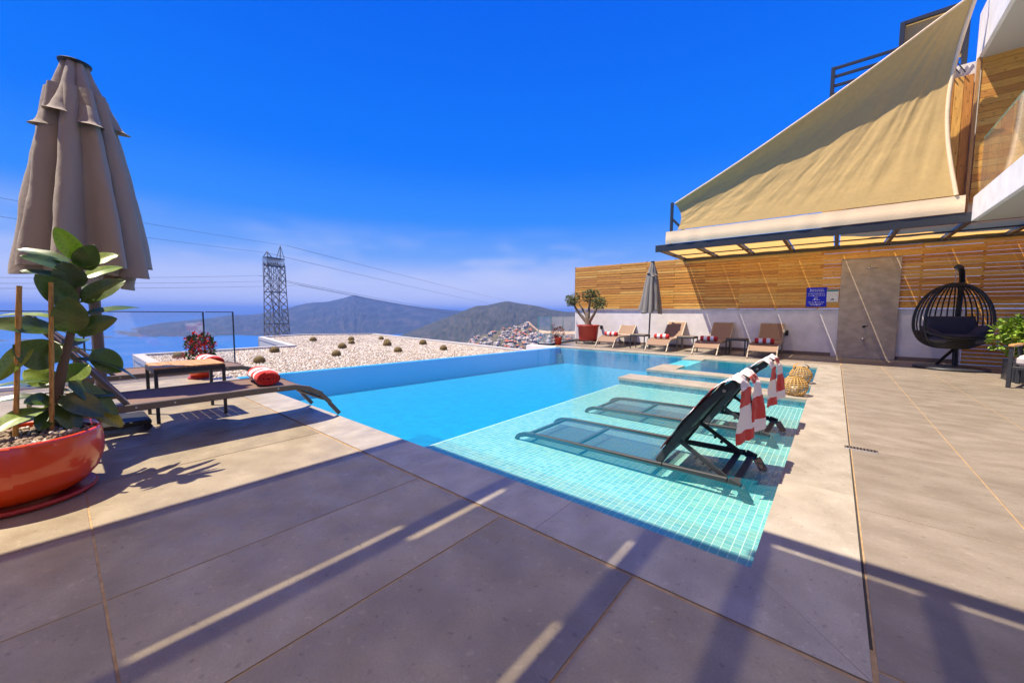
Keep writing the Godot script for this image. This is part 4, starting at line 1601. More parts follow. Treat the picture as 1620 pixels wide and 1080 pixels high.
func make_left_side() -> void:
	# loungers
	var l1 := make_lounger("sun_lounger", Vector3(-4.68, 0, -2.05), 0.0, 0.76, M.lounger_frame, M.sling, 0.86, 57.0)
	tag(l1, "brown sun lounger with raised back beside the red plant pot, foot over the pool coping", "sun lounger", "brown sun loungers at the left")
	var l2 := make_lounger("sun_lounger", Vector3(-6.74, 0, -2.12), 0.0, 0.76, M.lounger_frame, M.sling, 0.86, 50.0)
	tag(l2, "brown sun lounger behind the teak side table, nearer the glass railing", "sun lounger", "brown sun loungers at the left")
	make_towel_roll("towel", Vector3(-4.74, 0.405, -1.44), -0.12, 0.52, 0.115, 0.66, 5, "large rolled red and white towel on the nearest brown lounger", "red and white rolled towels")
	make_towel_roll("towel", Vector3(-6.80, 0.405, -1.40), 0.05, 0.52, 0.11, 0.66, 5, "rolled red and white towel half hidden behind the teak table", "red and white rolled towels")
	var t := make_side_table("side_table", Vector3(-5.645, 0, -0.935), 0.61, 0.575, M.teak, M.dark_metal, 7)
	tag(t, "square side table with teak slat top and black legs between two loungers", "side table")
	make_big_parasol()
	make_rubber_plant()
	make_flower_pot()
	# glass railing
	var o := base("glass_railing", Vector3(-9.17, 0, 0))
	tag(o, "clear glass railing with thin dark posts behind the left loungers", "railing")
	for k in 5:
		var z0: float = -2.3 + [0.0, 0.47, 2.0, 3.55, 5.1][k]
		var z1: float = -2.3 + [0.45, 1.98, 3.53, 5.08, 6.6][k]
		var s := S()
		box(s, Vector3(0, 0.60, (z0 + z1) * 0.5), Vector3(0.014, 1.10, z1 - z0))
		fin("pane", s, M.glass, o)
		s = S()
		box(s, Vector3(0, 0.58, z0 + 0.012), Vector3(0.03, 1.17, 0.022), Basis(), 0.003)
		if k < 2:
			fin("post", s, M.dark_metal, o)
		else:
			fin("post", s, M.dark_metal, o)
		s = S()
		box(s, Vector3(0, 1.158, (z0 + z1) * 0.5), Vector3(0.022, 0.014, z1 - z0))
		fin("edge_rail", s, M.dark_metal, o)
	var s := S()
	box(s, Vector3(0, 0.03, 1.9), Vector3(0.09, 0.06, 8.4), Basis(), 0.004)
	fin("base_channel", s, M.plaster, o)

func parasol_cloth(s: SurfaceTool, axis: Callable, y0: float, y1: float, rad: Callable, lobes: int, deep: float, phase: float, flare := 0.0) -> void:
	var n := noise(1.0, int(phase * 100.0) + 3, 3)
	grid(s, lobes * 14, 26, func(u: float, v: float) -> Vector3:
		var y := lerpf(y0, y1, v)
		var a := u * TAU
		var lo := u * lobes
		var k := int(lo) % lobes
		var w := lo - floorf(lo)
		var lobe := 1.0 - deep * pow(absf(2.0 * w - 1.0), 1.6) * (0.55 + 0.45 * (1.0 - v)) * (1.0 + 0.3 * sin(k * 2.7))
		var twist := a + 0.22 * (1.0 - v) * sin(k * 1.9 + phase)
		var r: float = rad.call(v) * lobe * (1.0 + 0.07 * n.get_noise_2d(cos(a) * 2.0 + v * 1.5, sin(a) * 2.0) + 0.025 * n.get_noise_2d(a * 4.0 + 30.0, v * 6.0) * sin(v * PI))
		if v < 0.05:
			r *= 1.0 + flare * (0.05 - v) * 4.0
		y += (1.0 - v) * (1.0 - v) * 0.07 * sin(k * 2.3 + phase) - 0.05 * (1.0 - v) * cos((2.0 * w - 1.0) * PI * 0.5) * deep
		return axis.call(y) + Vector3(cos(twist), 0, sin(twist)) * r, Vector3.ZERO)

func make_big_parasol() -> void:
	var foot := Vector3(-5.33, 0, -0.26)
	var o := base("closed_parasol", foot)
	tag(o, "large closed taupe parasol at left leaning over the brown loungers", "parasol", "closed parasols")
	var axis := func(y: float) -> Vector3:
		return Vector3(-0.115 * y, y, 0.0)
	var s := S()
	box(s, Vector3(-0.05, 0.085, 0.0), Vector3(0.5, 0.05, 0.62), Basis(), 0.012)
	fin("base_plate", s, M.black, o)
	for x in [-1.0, 1.0]:
		for z in [-1.0, 1.0]:
			s = S()
			tube(s, [Vector3(x * 0.2 - 0.068, 0.035, z * 0.28), Vector3(x * 0.2 - 0.032, 0.035, z * 0.28)], 0.034, 14)
			box(s, Vector3(x * 0.2 - 0.05, 0.062, z * 0.28), Vector3(0.05, 0.04, 0.05), Basis(), 0.006)
			fin("caster", s, M.black, o)
	s = S()
	tube(s, [axis.call(0.14), axis.call(1.0), axis.call(2.2), axis.call(3.5)], 0.042, 16)
	fin("pole", s, M.lounger_frame, o)
	s = S()
	parasol_cloth(s, axis, 1.57, 3.26, func(v: float) -> float: return lerpf(0.485, 0.21, pow(v, 1.1)), 9, 0.46, 0.7)
	fin("canopy", s, M.parasol, o)
	s = S()
	parasol_cloth(s, axis, 2.92, 3.54, func(v: float) -> float: return lerpf(0.325, 0.09, pow(v, 0.8)), 7, 0.46, 2.1, 0.45)
	fin("vent_cap", s, M.parasol, o)
	s = S()
	parasol_cloth(s, axis, 1.45, 1.70, func(v: float) -> float: return lerpf(0.30, 0.36, v), 8, 0.3, 4.0)
	fin("inner_fold", s, M.parasol, o)
	s = S()
	lathe(s, [[0.0, 0.0], [0.112, 0.0], [0.115, 0.018], [0.08, 0.032], [0.0, 0.036]], 28, axis.call(3.53))
	fin("finial", s, M.black, o)

func leaf_mesh(b: Vector3, t: Vector3, w: float, n: Vector3, bend: float, cup: float) -> ArrayMesh:
	var d := t - b
	var len := d.length()
	var z := d.normalized()
	var sd := z.cross(n).normalized()
	var up := sd.cross(z)
	var s := S()
	var f := func(u: float, v: float) -> Vector3:
		var x := 2.0 * u - 1.0
		var prof := pow(sin(PI * pow(clampf(v, 0.0, 1.0), 0.9)), 0.62) if v < 0.97 else (1.0 - v) / 0.03 * 0.22
		if v < 0.10:
			prof = 0.05 + 0.35 * smoothstep(0.04, 0.10, v)
		var lift := -bend * len * v * v + bend * len * 0.35 * v
		return b + d * v + sd * (x * w * prof) + up * (lift + cup * w * absf(x) * prof + 0.035 * w * sin(v * 14.0 + x * 2.0) * absf(x))
	grid(s, 8, 16, f, up, func(u: float, v: float) -> Color:
		var x := absf(2.0 * u - 1.0)
		if x < 0.13:
			return Color(1.9, 1.7, 1.3)
		var vein := 0.9 + 0.2 * sin((v - x * 0.22) * 50.0)
		return Color(vein, vein, vein) if x < 0.85 else Color(1.6, 1.5, 1.0), 1)
	return mesh_of(s)

func make_rubber_plant() -> void:
	var o := base("potted_rubber_plant", Vector3(-3.865, 0, 0.20))
	tag(o, "tall green rubber plant with large glossy leaves in a big round red pot", "potted plant")
	var off := -o.position
	var s := S()
	lathe(s, [[0.0, 0.03], [0.24, 0.03], [0.30, 0.07], [0.352, 0.14], [0.380, 0.23], [0.385, 0.31], [0.377, 0.385], [0.374, 0.408], [0.362, 0.412], [0.354, 0.400], [0.356, 0.33], [0.0, 0.33]], 72)
	fin("pot", s, M.red_glaze, o)
	s = S()
	lathe(s, [[0.0, 0.0], [0.315, 0.0], [0.337, 0.012], [0.341, 0.032], [0.328, 0.036], [0.315, 0.02], [0.0, 0.02]], 64)
	fin("saucer", s, M.red_plastic, o)
	rng.seed = 77
	var st := S()
	lathe(st, [[0.0, -0.6], [0.8, -0.3], [1.0, 0.1], [0.6, 0.55], [0.0, 0.7]], 7)
	var xf := []
	var cols := []
	for k in 900:
		var a := rnd(0, TAU)
		var r := 0.345 * sqrt(rng.randf())
		var q := rnd(0.009, 0.019)
		var c := rnd(0.6, 1.15)
		xf.append(Transform3D(Basis(Vector3(rnd(-1, 1), rnd(-1, 1), rnd(-1, 1)).normalized(), rnd(0, 3)).scaled(Vector3(q * 1.5, q, q)), Vector3(cos(a) * r, 0.372 + rnd(-0.012, 0.012), sin(a) * r)))
		cols.append(Color(0.27 * c, 0.20 * c, 0.14 * c) if rng.randf() < 0.9 else Color(0.6, 0.55, 0.5))
	multi("pebbles", mesh_of(st), M.pebble, xf, cols, o)
	s = S()
	lathe(s, [[0.0, 0.35], [0.352, 0.35], [0.352, 0.362], [0.0, 0.366]], 40)
	fin("soil", s, M.bark, o)
	s = S()
	var stem := [Vector3(-4.05, 0.34, 0.06), Vector3(-4.05, 0.58, 0.02), Vector3(-4.05, 0.79, -0.02), Vector3(-4.05, 1.02, -0.07), Vector3(-4.05, 1.27, -0.11), Vector3(-4.05, 1.46, -0.14), Vector3(-4.05, 1.56, -0.14)]
	var loc := []
	for p in stem:
		loc.append(p + off)
	tube(s, loc, [0.036, 0.030, 0.025, 0.021, 0.016, 0.012, 0.006], 12)
	fin("stem", s, M.rubber_stem, o)
	for e in [[Vector3(-3.95, 1.33, 0.13), Vector3(-3.94, 0.34, 0.2), 0.0125], [Vector3(-3.95, 1.36, 0.0), Vector3(-3.95, 0.36, 0.05), 0.0115]]:
		s = S()
		var pts := []
		var rad := []
		for k in 13:
			pts.append(e[0].lerp(e[1], k / 12.0) + off)
			rad.append(e[2] * (1.18 if k % 4 == 2 else 1.0))
		tube(s, pts, rad, 9)
		fin("bamboo_stake", s, M.bamboo, o)
	var eye := Vector3(0, 1.18, 0)
	var D := "rubber_leaf"
	var L := "rubber_leaf_light"
	var K := "rubber_leaf_dark"
	var leaf := func(b: Vector3, t: Vector3, w: float, kind: String, face: float, bend := 0.25) -> void:
		var c := (b + t) * 0.5
		var to := (eye - c).normalized()
		var n := (Vector3.UP * (1.0 - face) + to * face).normalized()
		# petiole from the stem
		var best := 1e9
		var root := b
		for k in 40:
			var q := at_spline(stem, k / 39.0)
			if q.distance_to(b) + absf(q.y - b.y + 0.03) < best:
				best = q.distance_to(b) + absf(q.y - b.y + 0.03)
				root = q
		var m := mi("leaf", leaf_mesh(b + off, t + off, w * 0.70, n, bend, 0.10 + 0.18 * rng.randf()), M[kind], o)
		if root.distance_to(b) > 0.025:
			var ps := S()
			tube(ps, [root + off, root.lerp(b, 0.5) + off + Vector3.UP * 0.012, b.lerp(t, 0.05) + off], [0.006, 0.0045, 0.004], 6)
			fin("petiole", ps, M.rubber_leaf_light, m)
	leaf.call(Vector3(-4.05, 1.52, -0.14), Vector3(-3.95, 1.72, -0.04), 0.085, L, 0.8, 0.1)
	leaf.call(Vector3(-4.05, 1.50, -0.10), Vector3(-4.12, 1.61, 0.13), 0.075, D, 0.35)
	leaf.call(Vector3(-4.05, 1.45, -0.10), Vector3(-3.95, 1.54, 0.10), 0.08, D, 0.5)
	leaf.call(Vector3(-4.05, 1.38, -0.09), Vector3(-4.05, 1.46, 0.12), 0.065, D, 0.35)
	leaf.call(Vector3(-4.05, 1.32, -0.10), Vector3(-3.97, 1.50, -0.06), 0.12, K, 0.9, 0.1)
	leaf.call(Vector3(-4.05, 1.48, -0.14), Vector3(-3.99, 1.60, -0.31), 0.085, L, 0.45)
	leaf.call(Vector3(-4.05, 1.46, -0.14), Vector3(-3.93, 1.62, -0.20), 0.10, D, 0.7, 0.15)
	leaf.call(Vector3(-4.05, 1.40, -0.14), Vector3(-4.14, 1.54, -0.35), 0.065, L, 0.4)
	leaf.call(Vector3(-4.05, 1.20, -0.10), Vector3(-3.93, 1.40, 0.05), 0.11, D, 0.8, 0.2)
	leaf.call(Vector3(-4.05, 1.23, -0.12), Vector3(-3.97, 1.41, -0.33), 0.10, D, 0.6)
	leaf.call(Vector3(-4.02, 1.02, -0.07), Vector3(-3.88, 1.26, -0.07), 0.125, D, 0.9, 0.12)
	leaf.call(Vector3(-4.02, 1.02, -0.08), Vector3(-3.91, 1.13, -0.27), 0.10, D, 0.7)
	leaf.call(Vector3(-4.05, 1.14, -0.12), Vector3(-4.15, 1.25, -0.43), 0.06, D, 0.3)
	leaf.call(Vector3(-4.05, 1.10, -0.05), Vector3(-4.14, 1.20, 0.24), 0.07, L, 0.15, 0.35)
	leaf.call(Vector3(-4.02, 1.04, -0.02), Vector3(-3.90, 1.13, 0.26), 0.09, D, 0.6, 0.35)
	leaf.call(Vector3(-4.02, 0.83, -0.01), Vector3(-3.93, 0.96, 0.17), 0.145, D, 0.9, 0.1)
	leaf.call(Vector3(-4.00, 0.97, 0.10), Vector3(-3.89, 0.76, 0.25), 0.075, L, 0.6)
	leaf.call(Vector3(-4.09, 0.66, 0.01), Vector3(-4.16, 0.78, 0.15), 0.10, L, 0.75, 0.1)
	leaf.call(Vector3(-4.09, 0.68, 0.0), Vector3(-4.16, 0.79, -0.15), 0.10, L, 0.75, 0.1)
	leaf.call(Vector3(-4.05, 0.84, -0.05), Vector3(-4.06, 0.75, -0.43), 0.07, K, 0.2, 0.5)
	leaf.call(Vector3(-4.08, 0.90, -0.16), Vector3(-4.07, 0.72, -0.31), 0.11, D, 0.8)
	leaf.call(Vector3(-4.04, 0.70, -0.03), Vector3(-3.92, 0.46, -0.28), 0.085, D, 0.5, 0.35)
	leaf.call(Vector3(-4.02, 0.60, 0.0), Vector3(-3.85, 0.48, -0.18), 0.115, K, 0.6, 0.35)
	leaf.call(Vector3(-4.02, 0.55, 0.0), Vector3(-3.88, 0.38, -0.06), 0.09, D, 0.6, 0.3)
	leaf.call(Vector3(-4.03, 0.48, -0.13), Vector3(-4.00, 0.33, -0.30), 0.075, "rubber_leaf_yellow", 0.6, 0.3)
	leaf.call(Vector3(-4.05, 0.70, 0.05), Vector3(-3.99, 0.73, 0.28), 0.045, D, 0.2)
	leaf.call(Vector3(-4.00, 0.53, 0.07), Vector3(-3.80, 0.49, 0.28), 0.09, L, 0.35, 0.3)
	leaf.call(Vector3(-4.05, 0.60, 0.08), Vector3(-4.04, 0.62, 0.30), 0.06, K, 0.25)
	leaf.call(Vector3(-4.06, 0.42, 0.03), Vector3(-4.18, 0.58, 0.03), 0.07, D, 0.6)
	leaf.call(Vector3(-4.06, 0.62, 0.06), Vector3(-4.23, 0.53, 0.16), 0.06, K, 0.4)
	leaf.call(Vector3(-4.05, 0.50, 0.03), Vector3(-3.90, 0.42, 0.10), 0.08, D, 0.5)
	leaf.call(Vector3(-4.05, 0.52, 0.02), Vector3(-4.22, 0.46, -0.12), 0.08, D, 0.4)
	leaf.call(Vector3(-4.05, 0.60, -0.02), Vector3(-3.98, 0.60, -0.26), 0.08, K, 0.35, 0.3)
	leaf.call(Vector3(-4.05, 0.56, 0.03), Vector3(-3.86, 0.62, 0.12), 0.08, D, 0.7, 0.3)
	leaf.call(Vector3(-4.05, 0.66, 0.02), Vector3(-4.20, 0.70, 0.20), 0.07, K, 0.3)
	leaf.call(Vector3(-4.05, 0.62, 0.02), Vector3(-4.26, 0.60, -0.10), 0.08, D, 0.4)
	leaf.call(Vector3(-4.05, 0.50, 0.04), Vector3(-4.00, 0.46, 0.26), 0.08, L, 0.4, 0.3)
	leaf.call(Vector3(-4.05, 0.92, -0.05), Vector3(-4.22, 1.00, -0.14), 0.085, D, 0.3)
	leaf.call(Vector3(-4.05, 0.90, -0.04), Vector3(-4.18, 0.98, 0.16), 0.08, D, 0.3)
	leaf.call(Vector3(-4.05, 1.12, -0.08), Vector3(-4.24, 1.20, 0.02), 0.085, D, 0.3)
	leaf.call(Vector3(-4.05, 1.30, -0.11), Vector3(-4.23, 1.40, -0.16), 0.08, K, 0.3)
	leaf.call(Vector3(-4.05, 1.36, -0.11), Vector3(-4.20, 1.48, 0.0), 0.075, D, 0.3)

func small_leaf() -> ArrayMesh:
	var s := S()
	grid(s, 2, 3, func(u: float, v: float) -> Vector3:
		var x := 2.0 * u - 1.0
		return Vector3(x * 0.36 * sin(PI * clampf(v, 0.02, 0.98)), 0.10 * absf(x) - 0.12 * v * v, v), Vector3.UP)
	return mesh_of(s)

func scatter_leaves(n: int, centre: Vector3, size: Vector3, leaf: float, tint: Color, spread: float, xf: Array, cols: Array, shell := 0.5) -> void:
	for k in n:
		var d := Vector3(rnd(-1, 1), rnd(-1, 1), rnd(-1, 1))
		if d.length() > 1.0 or d.length() < 0.05:
			d = d.normalized()
		d = d.normalized() * pow(d.length(), shell)
		var p := centre + d * size
		var dir := (d.normalized() + Vector3(rnd(-1, 1), rnd(-0.6, 1), rnd(-1, 1)) * spread).normalized()
		var up := Vector3(rnd(-0.6, 0.6), 1, rnd(-0.6, 0.6)).normalized()
		if absf(dir.dot(up)) > 0.95:
			up = Vector3.RIGHT
		var x := up.cross(dir).normalized()
		var q := leaf * rnd(0.7, 1.3)
		xf.append(Transform3D(Basis(x * q, dir.cross(x) * q, dir * q), p))
		var f := rnd(0.7, 1.25)
		cols.append(Color(tint.r * f, tint.g * f * rnd(0.93, 1.05), tint.b * f))

func make_flower_pot() -> void:
	var o := base("flowering_plant", Vector3(-8.52, 0, -1.62))
	o.scale = Vector3(0.62, 0.86, 0.62)
	tag(o, "bushy red flowering plant in a round red pot before the glass railing", "potted plant")
	var s := S()
	lathe(s, [[0.0, 0.02], [0.22, 0.02], [0.30, 0.12], [0.34, 0.24], [0.33, 0.34], [0.315, 0.345], [0.31, 0.30], [0.0, 0.30]], 36)
	fin("pot", s, M.red_glaze, o)
	s = S()
	lathe(s, [[0.0, 0.0], [0.29, 0.0], [0.31, 0.03], [0.29, 0.035], [0.0, 0.015]], 36)
	fin("saucer", s, M.red_plastic, o)
	rng.seed = 88
	s = S()
	for k in 9:
		var a := k * 0.7
		tube(s, [Vector3(0.04 * cos(a), 0.3, 0.04 * sin(a)), Vector3(0.14 * cos(a), 0.5, 0.14 * sin(a)), Vector3(0.27 * cos(a), 0.66 + 0.1 * sin(a * 3.0), 0.27 * sin(a))], [0.012, 0.009, 0.005], 5)
	fin("stem", s, M.bark, o)
	var lf := small_leaf()
	var xf := []
	var cols := []
	scatter_leaves(330, Vector3(0, 0.60, 0), Vector3(0.34, 0.27, 0.34), 0.085, Color(1, 1, 1), 0.8, xf, cols, 1.6)
	multi("leaves", lf, M.dark_leaf, xf, cols, o)
	xf = []
	cols = []
	for k in 64:
		var d := Vector3(rnd(-1, 1), rnd(-0.5, 1), rnd(-1, 1)).normalized()
		var c := Vector3(0, 0.62, 0) + d * Vector3(0.38, 0.31, 0.38) * rnd(0.45, 1.05)
		scatter_leaves(8, c, Vector3.ONE * 0.025, 0.055, Color(1, 1, 1), 1.0, xf, cols)
	multi("flowers", lf, M.red_flower, xf, cols, o)

func make_far_side() -> void:
	# four loungers along the far wall; their heads are at the wall
	var spots := [[-6.02, -12.07, "far lounger beside the olive pot, first from the left along the wall"], [-4.20, -11.90, "far lounger under the closed grey parasol, second along the wall"], [-2.81, -11.86, "far lounger with its back in shade, third along the wall"], [-1.42, -11.82, "far lounger next to the right wall lamp, last along the wall"]]
	var proto: Node3D = null
	for k in 4:
		if proto == null:
			proto = make_lounger("wall_lounger", Vector3(spots[k][0], 0, spots[k][1]), PI, 0.68, M.far_frame, M.far_sling, 0.70, 46.0, 0.92)
			tag(proto, "tan " + spots[k][2], "sun lounger", "tan loungers along the far wall")
		else:
			copy(proto, "wall_lounger", "tan " + spots[k][2], Vector3(spots[k][0], 0, spots[k][1]), PI + [0.0, 0.02, -0.02, 0.01][k])
	var tw := ["first far lounger by the olive pot", "second far lounger under the grey parasol", "third far lounger, in shade", "last far lounger near the shower"]
	var first: Node3D = null
	for k in 4:
		var at := Vector3(spots[k][0] - 0.02, 0.372, spots[k][1] - 0.60)
		var label: String = "small red and white rolled towel on the " + tw[k]
		if first == null:
			first = make_towel_roll("towel", at, 0.0, 0.44, 0.085, 0.9, 5, label, "red and white rolled towels")
		else:
			copy(first, "towel", label, at, 0.03 * k)
	var ts := ["dark side table between the first two far loungers, behind the parasol pole", "dark side table between the second and third far loungers", "dark side table between the third and last far loungers"]
	var tp: Node3D = null
	for k in 3:
		var at: Vector3 = [Vector3(-5.0, 0, -12.68), Vector3(-3.50, 0, -12.70), Vector3(-2.13, 0, -12.66)][k]
		if tp == null:
			tp = make_side_table("wall_side_table", at, 0.5, 0.47, M.table_brown, M.dark_metal, 6)
			tag(tp, ts[k], "side table", "dark side tables between the far loungers")
		else:
			copy(tp, "wall_side_table", ts[k], at, 0.0)
	# grey closed parasol
	var o := base("wall_parasol", Vector3(-4.97, 0, -13.38))
	tag(o, "closed grey parasol standing against the far timber screen", "parasol", "closed parasols")
	var axis := func(y: float) -> Vector3:
		return Vector3(0.02 * y, y, 0)
	var s := S()
	lathe(s, [[0.0, 0.0], [0.26, 0.0], [0.26, 0.03], [0.06, 0.07], [0.045, 0.3], [0.0, 0.3]], 24)
	fin("base_plate", s, M.dark_metal, o)
	s = S()
	tube(s, [axis.call(0.1), axis.call(1.5), axis.call(2.94)], 0.026, 12)
	fin("pole", s, M.dark_metal, o)
	s = S()
	parasol_cloth(s, axis, 1.24, 2.72, func(v: float) -> float: return lerpf(0.40, 0.13, pow(v, 1.1)), 8, 0.34, 1.3)
	fin("canopy", s, M.far_parasol, o)
	s = S()
	parasol_cloth(s, axis, 2.50, 2.95, func(v: float) -> float: return lerpf(0.205, 0.05, pow(v, 0.8)), 8, 0.3, 3.3, 0.5)
	fin("vent_cap", s, M.far_parasol, o)
	s = S()
	lathe(s, [[0.0, 0.0], [0.065, 0.0], [0.06, 0.025], [0.0, 0.04]], 16, axis.call(2.94))
	fin("finial", s, M.black, o)
	# olive tree
	o = base("potted_olive_tree", Vector3(-7.28, 0, -13.25))
	tag(o, "small pruned olive tree with three leafy heads in a red pot", "potted tree")
	s = S()
	lathe(s, [[0.0, 0.14], [0.335, 0.14], [0.345, 0.17], [0.395, 0.66], [0.43, 0.67], [0.435, 0.72], [0.41, 0.725], [0.395, 0.68], [0.0, 0.66]], 40)
	fin("pot", s, M.red_plastic, o)
	s = S()
	for a in [-1.0, 1.0]:
		bar(s, Vector3(-0.36, 0.115, a * 0.3), Vector3(0.36, 0.115, a * 0.3), 0.03, 0.03)
		bar(s, Vector3(a * 0.345, 0.115, -0.284), Vector3(a * 0.345, 0.115, 0.284), 0.03, 0.03)
		bar(s, Vector3(-0.36, 0.02, a * 0.3), Vector3(0.36, 0.02, a * 0.3), 0.025, 0.025)
		for b in [-1.0, 1.0]:
			box(s, Vector3(a * 0.345, 0.05, b * 0.3), Vector3(0.03, 0.10, 0.026))
	fin("stand", s, M.dark_metal, o)
	var heads := [Vector3(-0.72, 1.66, 0.1), Vector3(0.03, 1.80, -0.1), Vector3(0.52, 1.50, 0.15)]
	s = S()
	tube(s, [Vector3(0.02, 0.64, 0), Vector3(-0.02, 0.86, 0), Vector3(-0.03, 1.0, 0)], [0.13, 0.11, 0.10], 12)
	fin("trunk", s, M.bark, o)
	for k in 4:
		s = S()
		var e: Vector3 = [heads[0], heads[1], heads[2], Vector3(-0.48, 1.52, -0.12)][k]
		var m := Vector3(-0.02, 0.86, 0).lerp(e, 0.5) + Vector3(0.05 * (k - 1.0), -0.03, 0.03)
		tube(s, [Vector3(0.03 * (k - 1.5), 0.80, 0), m, e], [0.07, 0.05, 0.022], 10)
		fin("branch", s, M.bark, o)
	rng.seed = 99
	var lf := small_leaf()
	for k in 3:
		var xf := []
		var cols := []
		for q in 9:
			var c: Vector3 = heads[k] + Vector3(rnd(-1, 1), rnd(-0.6, 1), rnd(-1, 1)) * Vector3(0.20, 0.15, 0.18) * (1.15 if k < 2 else 0.9)
			scatter_leaves(75, c, Vector3(0.13, 0.12, 0.13), 0.062, Color(1, 1, 1).lerp(Color(1.5, 1.45, 1.3), rng.randf() * 0.6), 0.9, xf, cols)
		multi("crown", lf, M.olive_leaf, xf, cols, o)
	# little plant at the glass
	o = base("small_potted_plant", Vector3(-7.83, 0, -12.0))
	tag(o, "small dark leafy plant in a little bright red pot at the glass corner", "potted plant")
	s = S()
	lathe(s, [[0.0, 0.0], [0.105, 0.0], [0.135, 0.24], [0.155, 0.245], [0.155, 0.28], [0.14, 0.28], [0.13, 0.25], [0.0, 0.24]], 28)
	fin("pot", s, M.terracotta_red, o)
	s = S()
	for k in 6:
		var a := k * 1.05
		tube(s, [Vector3(0, 0.24, 0), Vector3(0.05 * cos(a), 0.40, 0.05 * sin(a)), Vector3(0.13 * cos(a), 0.55, 0.13 * sin(a))], [0.009, 0.007, 0.004], 5)
	fin("stem", s, M.bark, o)
	var xf := []
	var cols := []
	scatter_leaves(80, Vector3(0, 0.47, 0), Vector3(0.19, 0.17, 0.19), 0.085, Color(1, 1, 1), 0.7, xf, cols)
	multi("leaves", lf, M.brown_leaf, xf, cols, o)
	xf = []
	cols = []
	scatter_leaves(26, Vector3(0, 0.50, 0), Vector3(0.19, 0.15, 0.19), 0.05, Color(0.9, 0.75, 0.7), 0.9, xf, cols)
	multi("flowers", lf, M.red_flower, xf, cols, o)
	# glass corner by the wall
	o = base("corner_glass_railing")
	tag(o, "short frameless glass railing between pool corner and white wall", "railing")
	for e in [[Vector3(-7.90, 0, -11.62), Vector3(-8.38, 0, -14.05)], [Vector3(-8.35, 0, -11.45), Vector3(-7.91, 0, -11.60)]]:
		var a: Vector3 = e[0]
		var b: Vector3 = e[1]
		s = S()
		bar(s, a + Vector3.UP * 0.54, b + Vector3.UP * 0.54, 0.016, 0.98)
		fin("pane", s, M.glass, o)
		s = S()
		bar(s, a + Vector3.UP * 1.035, b + Vector3.UP * 1.035, 0.017, 0.012)
		box(s, a + Vector3.UP * 0.54, Vector3(0.02, 0.98, 0.02))
		if a.z < -11.6:
			box(s, a.lerp(b, 0.48) + Vector3.UP * 0.54, Vector3(0.018, 0.98, 0.018))
		fin("pane_edge", s, M.glass_edge, o)
		s = S()
		bar(s, a + Vector3.UP * 0.03, b + Vector3.UP * 0.03, 0.09, 0.06)
		fin("base_channel", s, M.dark_metal, o)
	s = S()
	prism(s, [[-8.75, -11.25], [-7.45, -11.25], [-7.55, -11.69], [-8.75, -11.69]], -1.5, -0.02)
	o = fin("pool_corner_block", s, M.plaster)
	tag(o, "white rendered end block of the infinity edge below the glass corner", "wall")

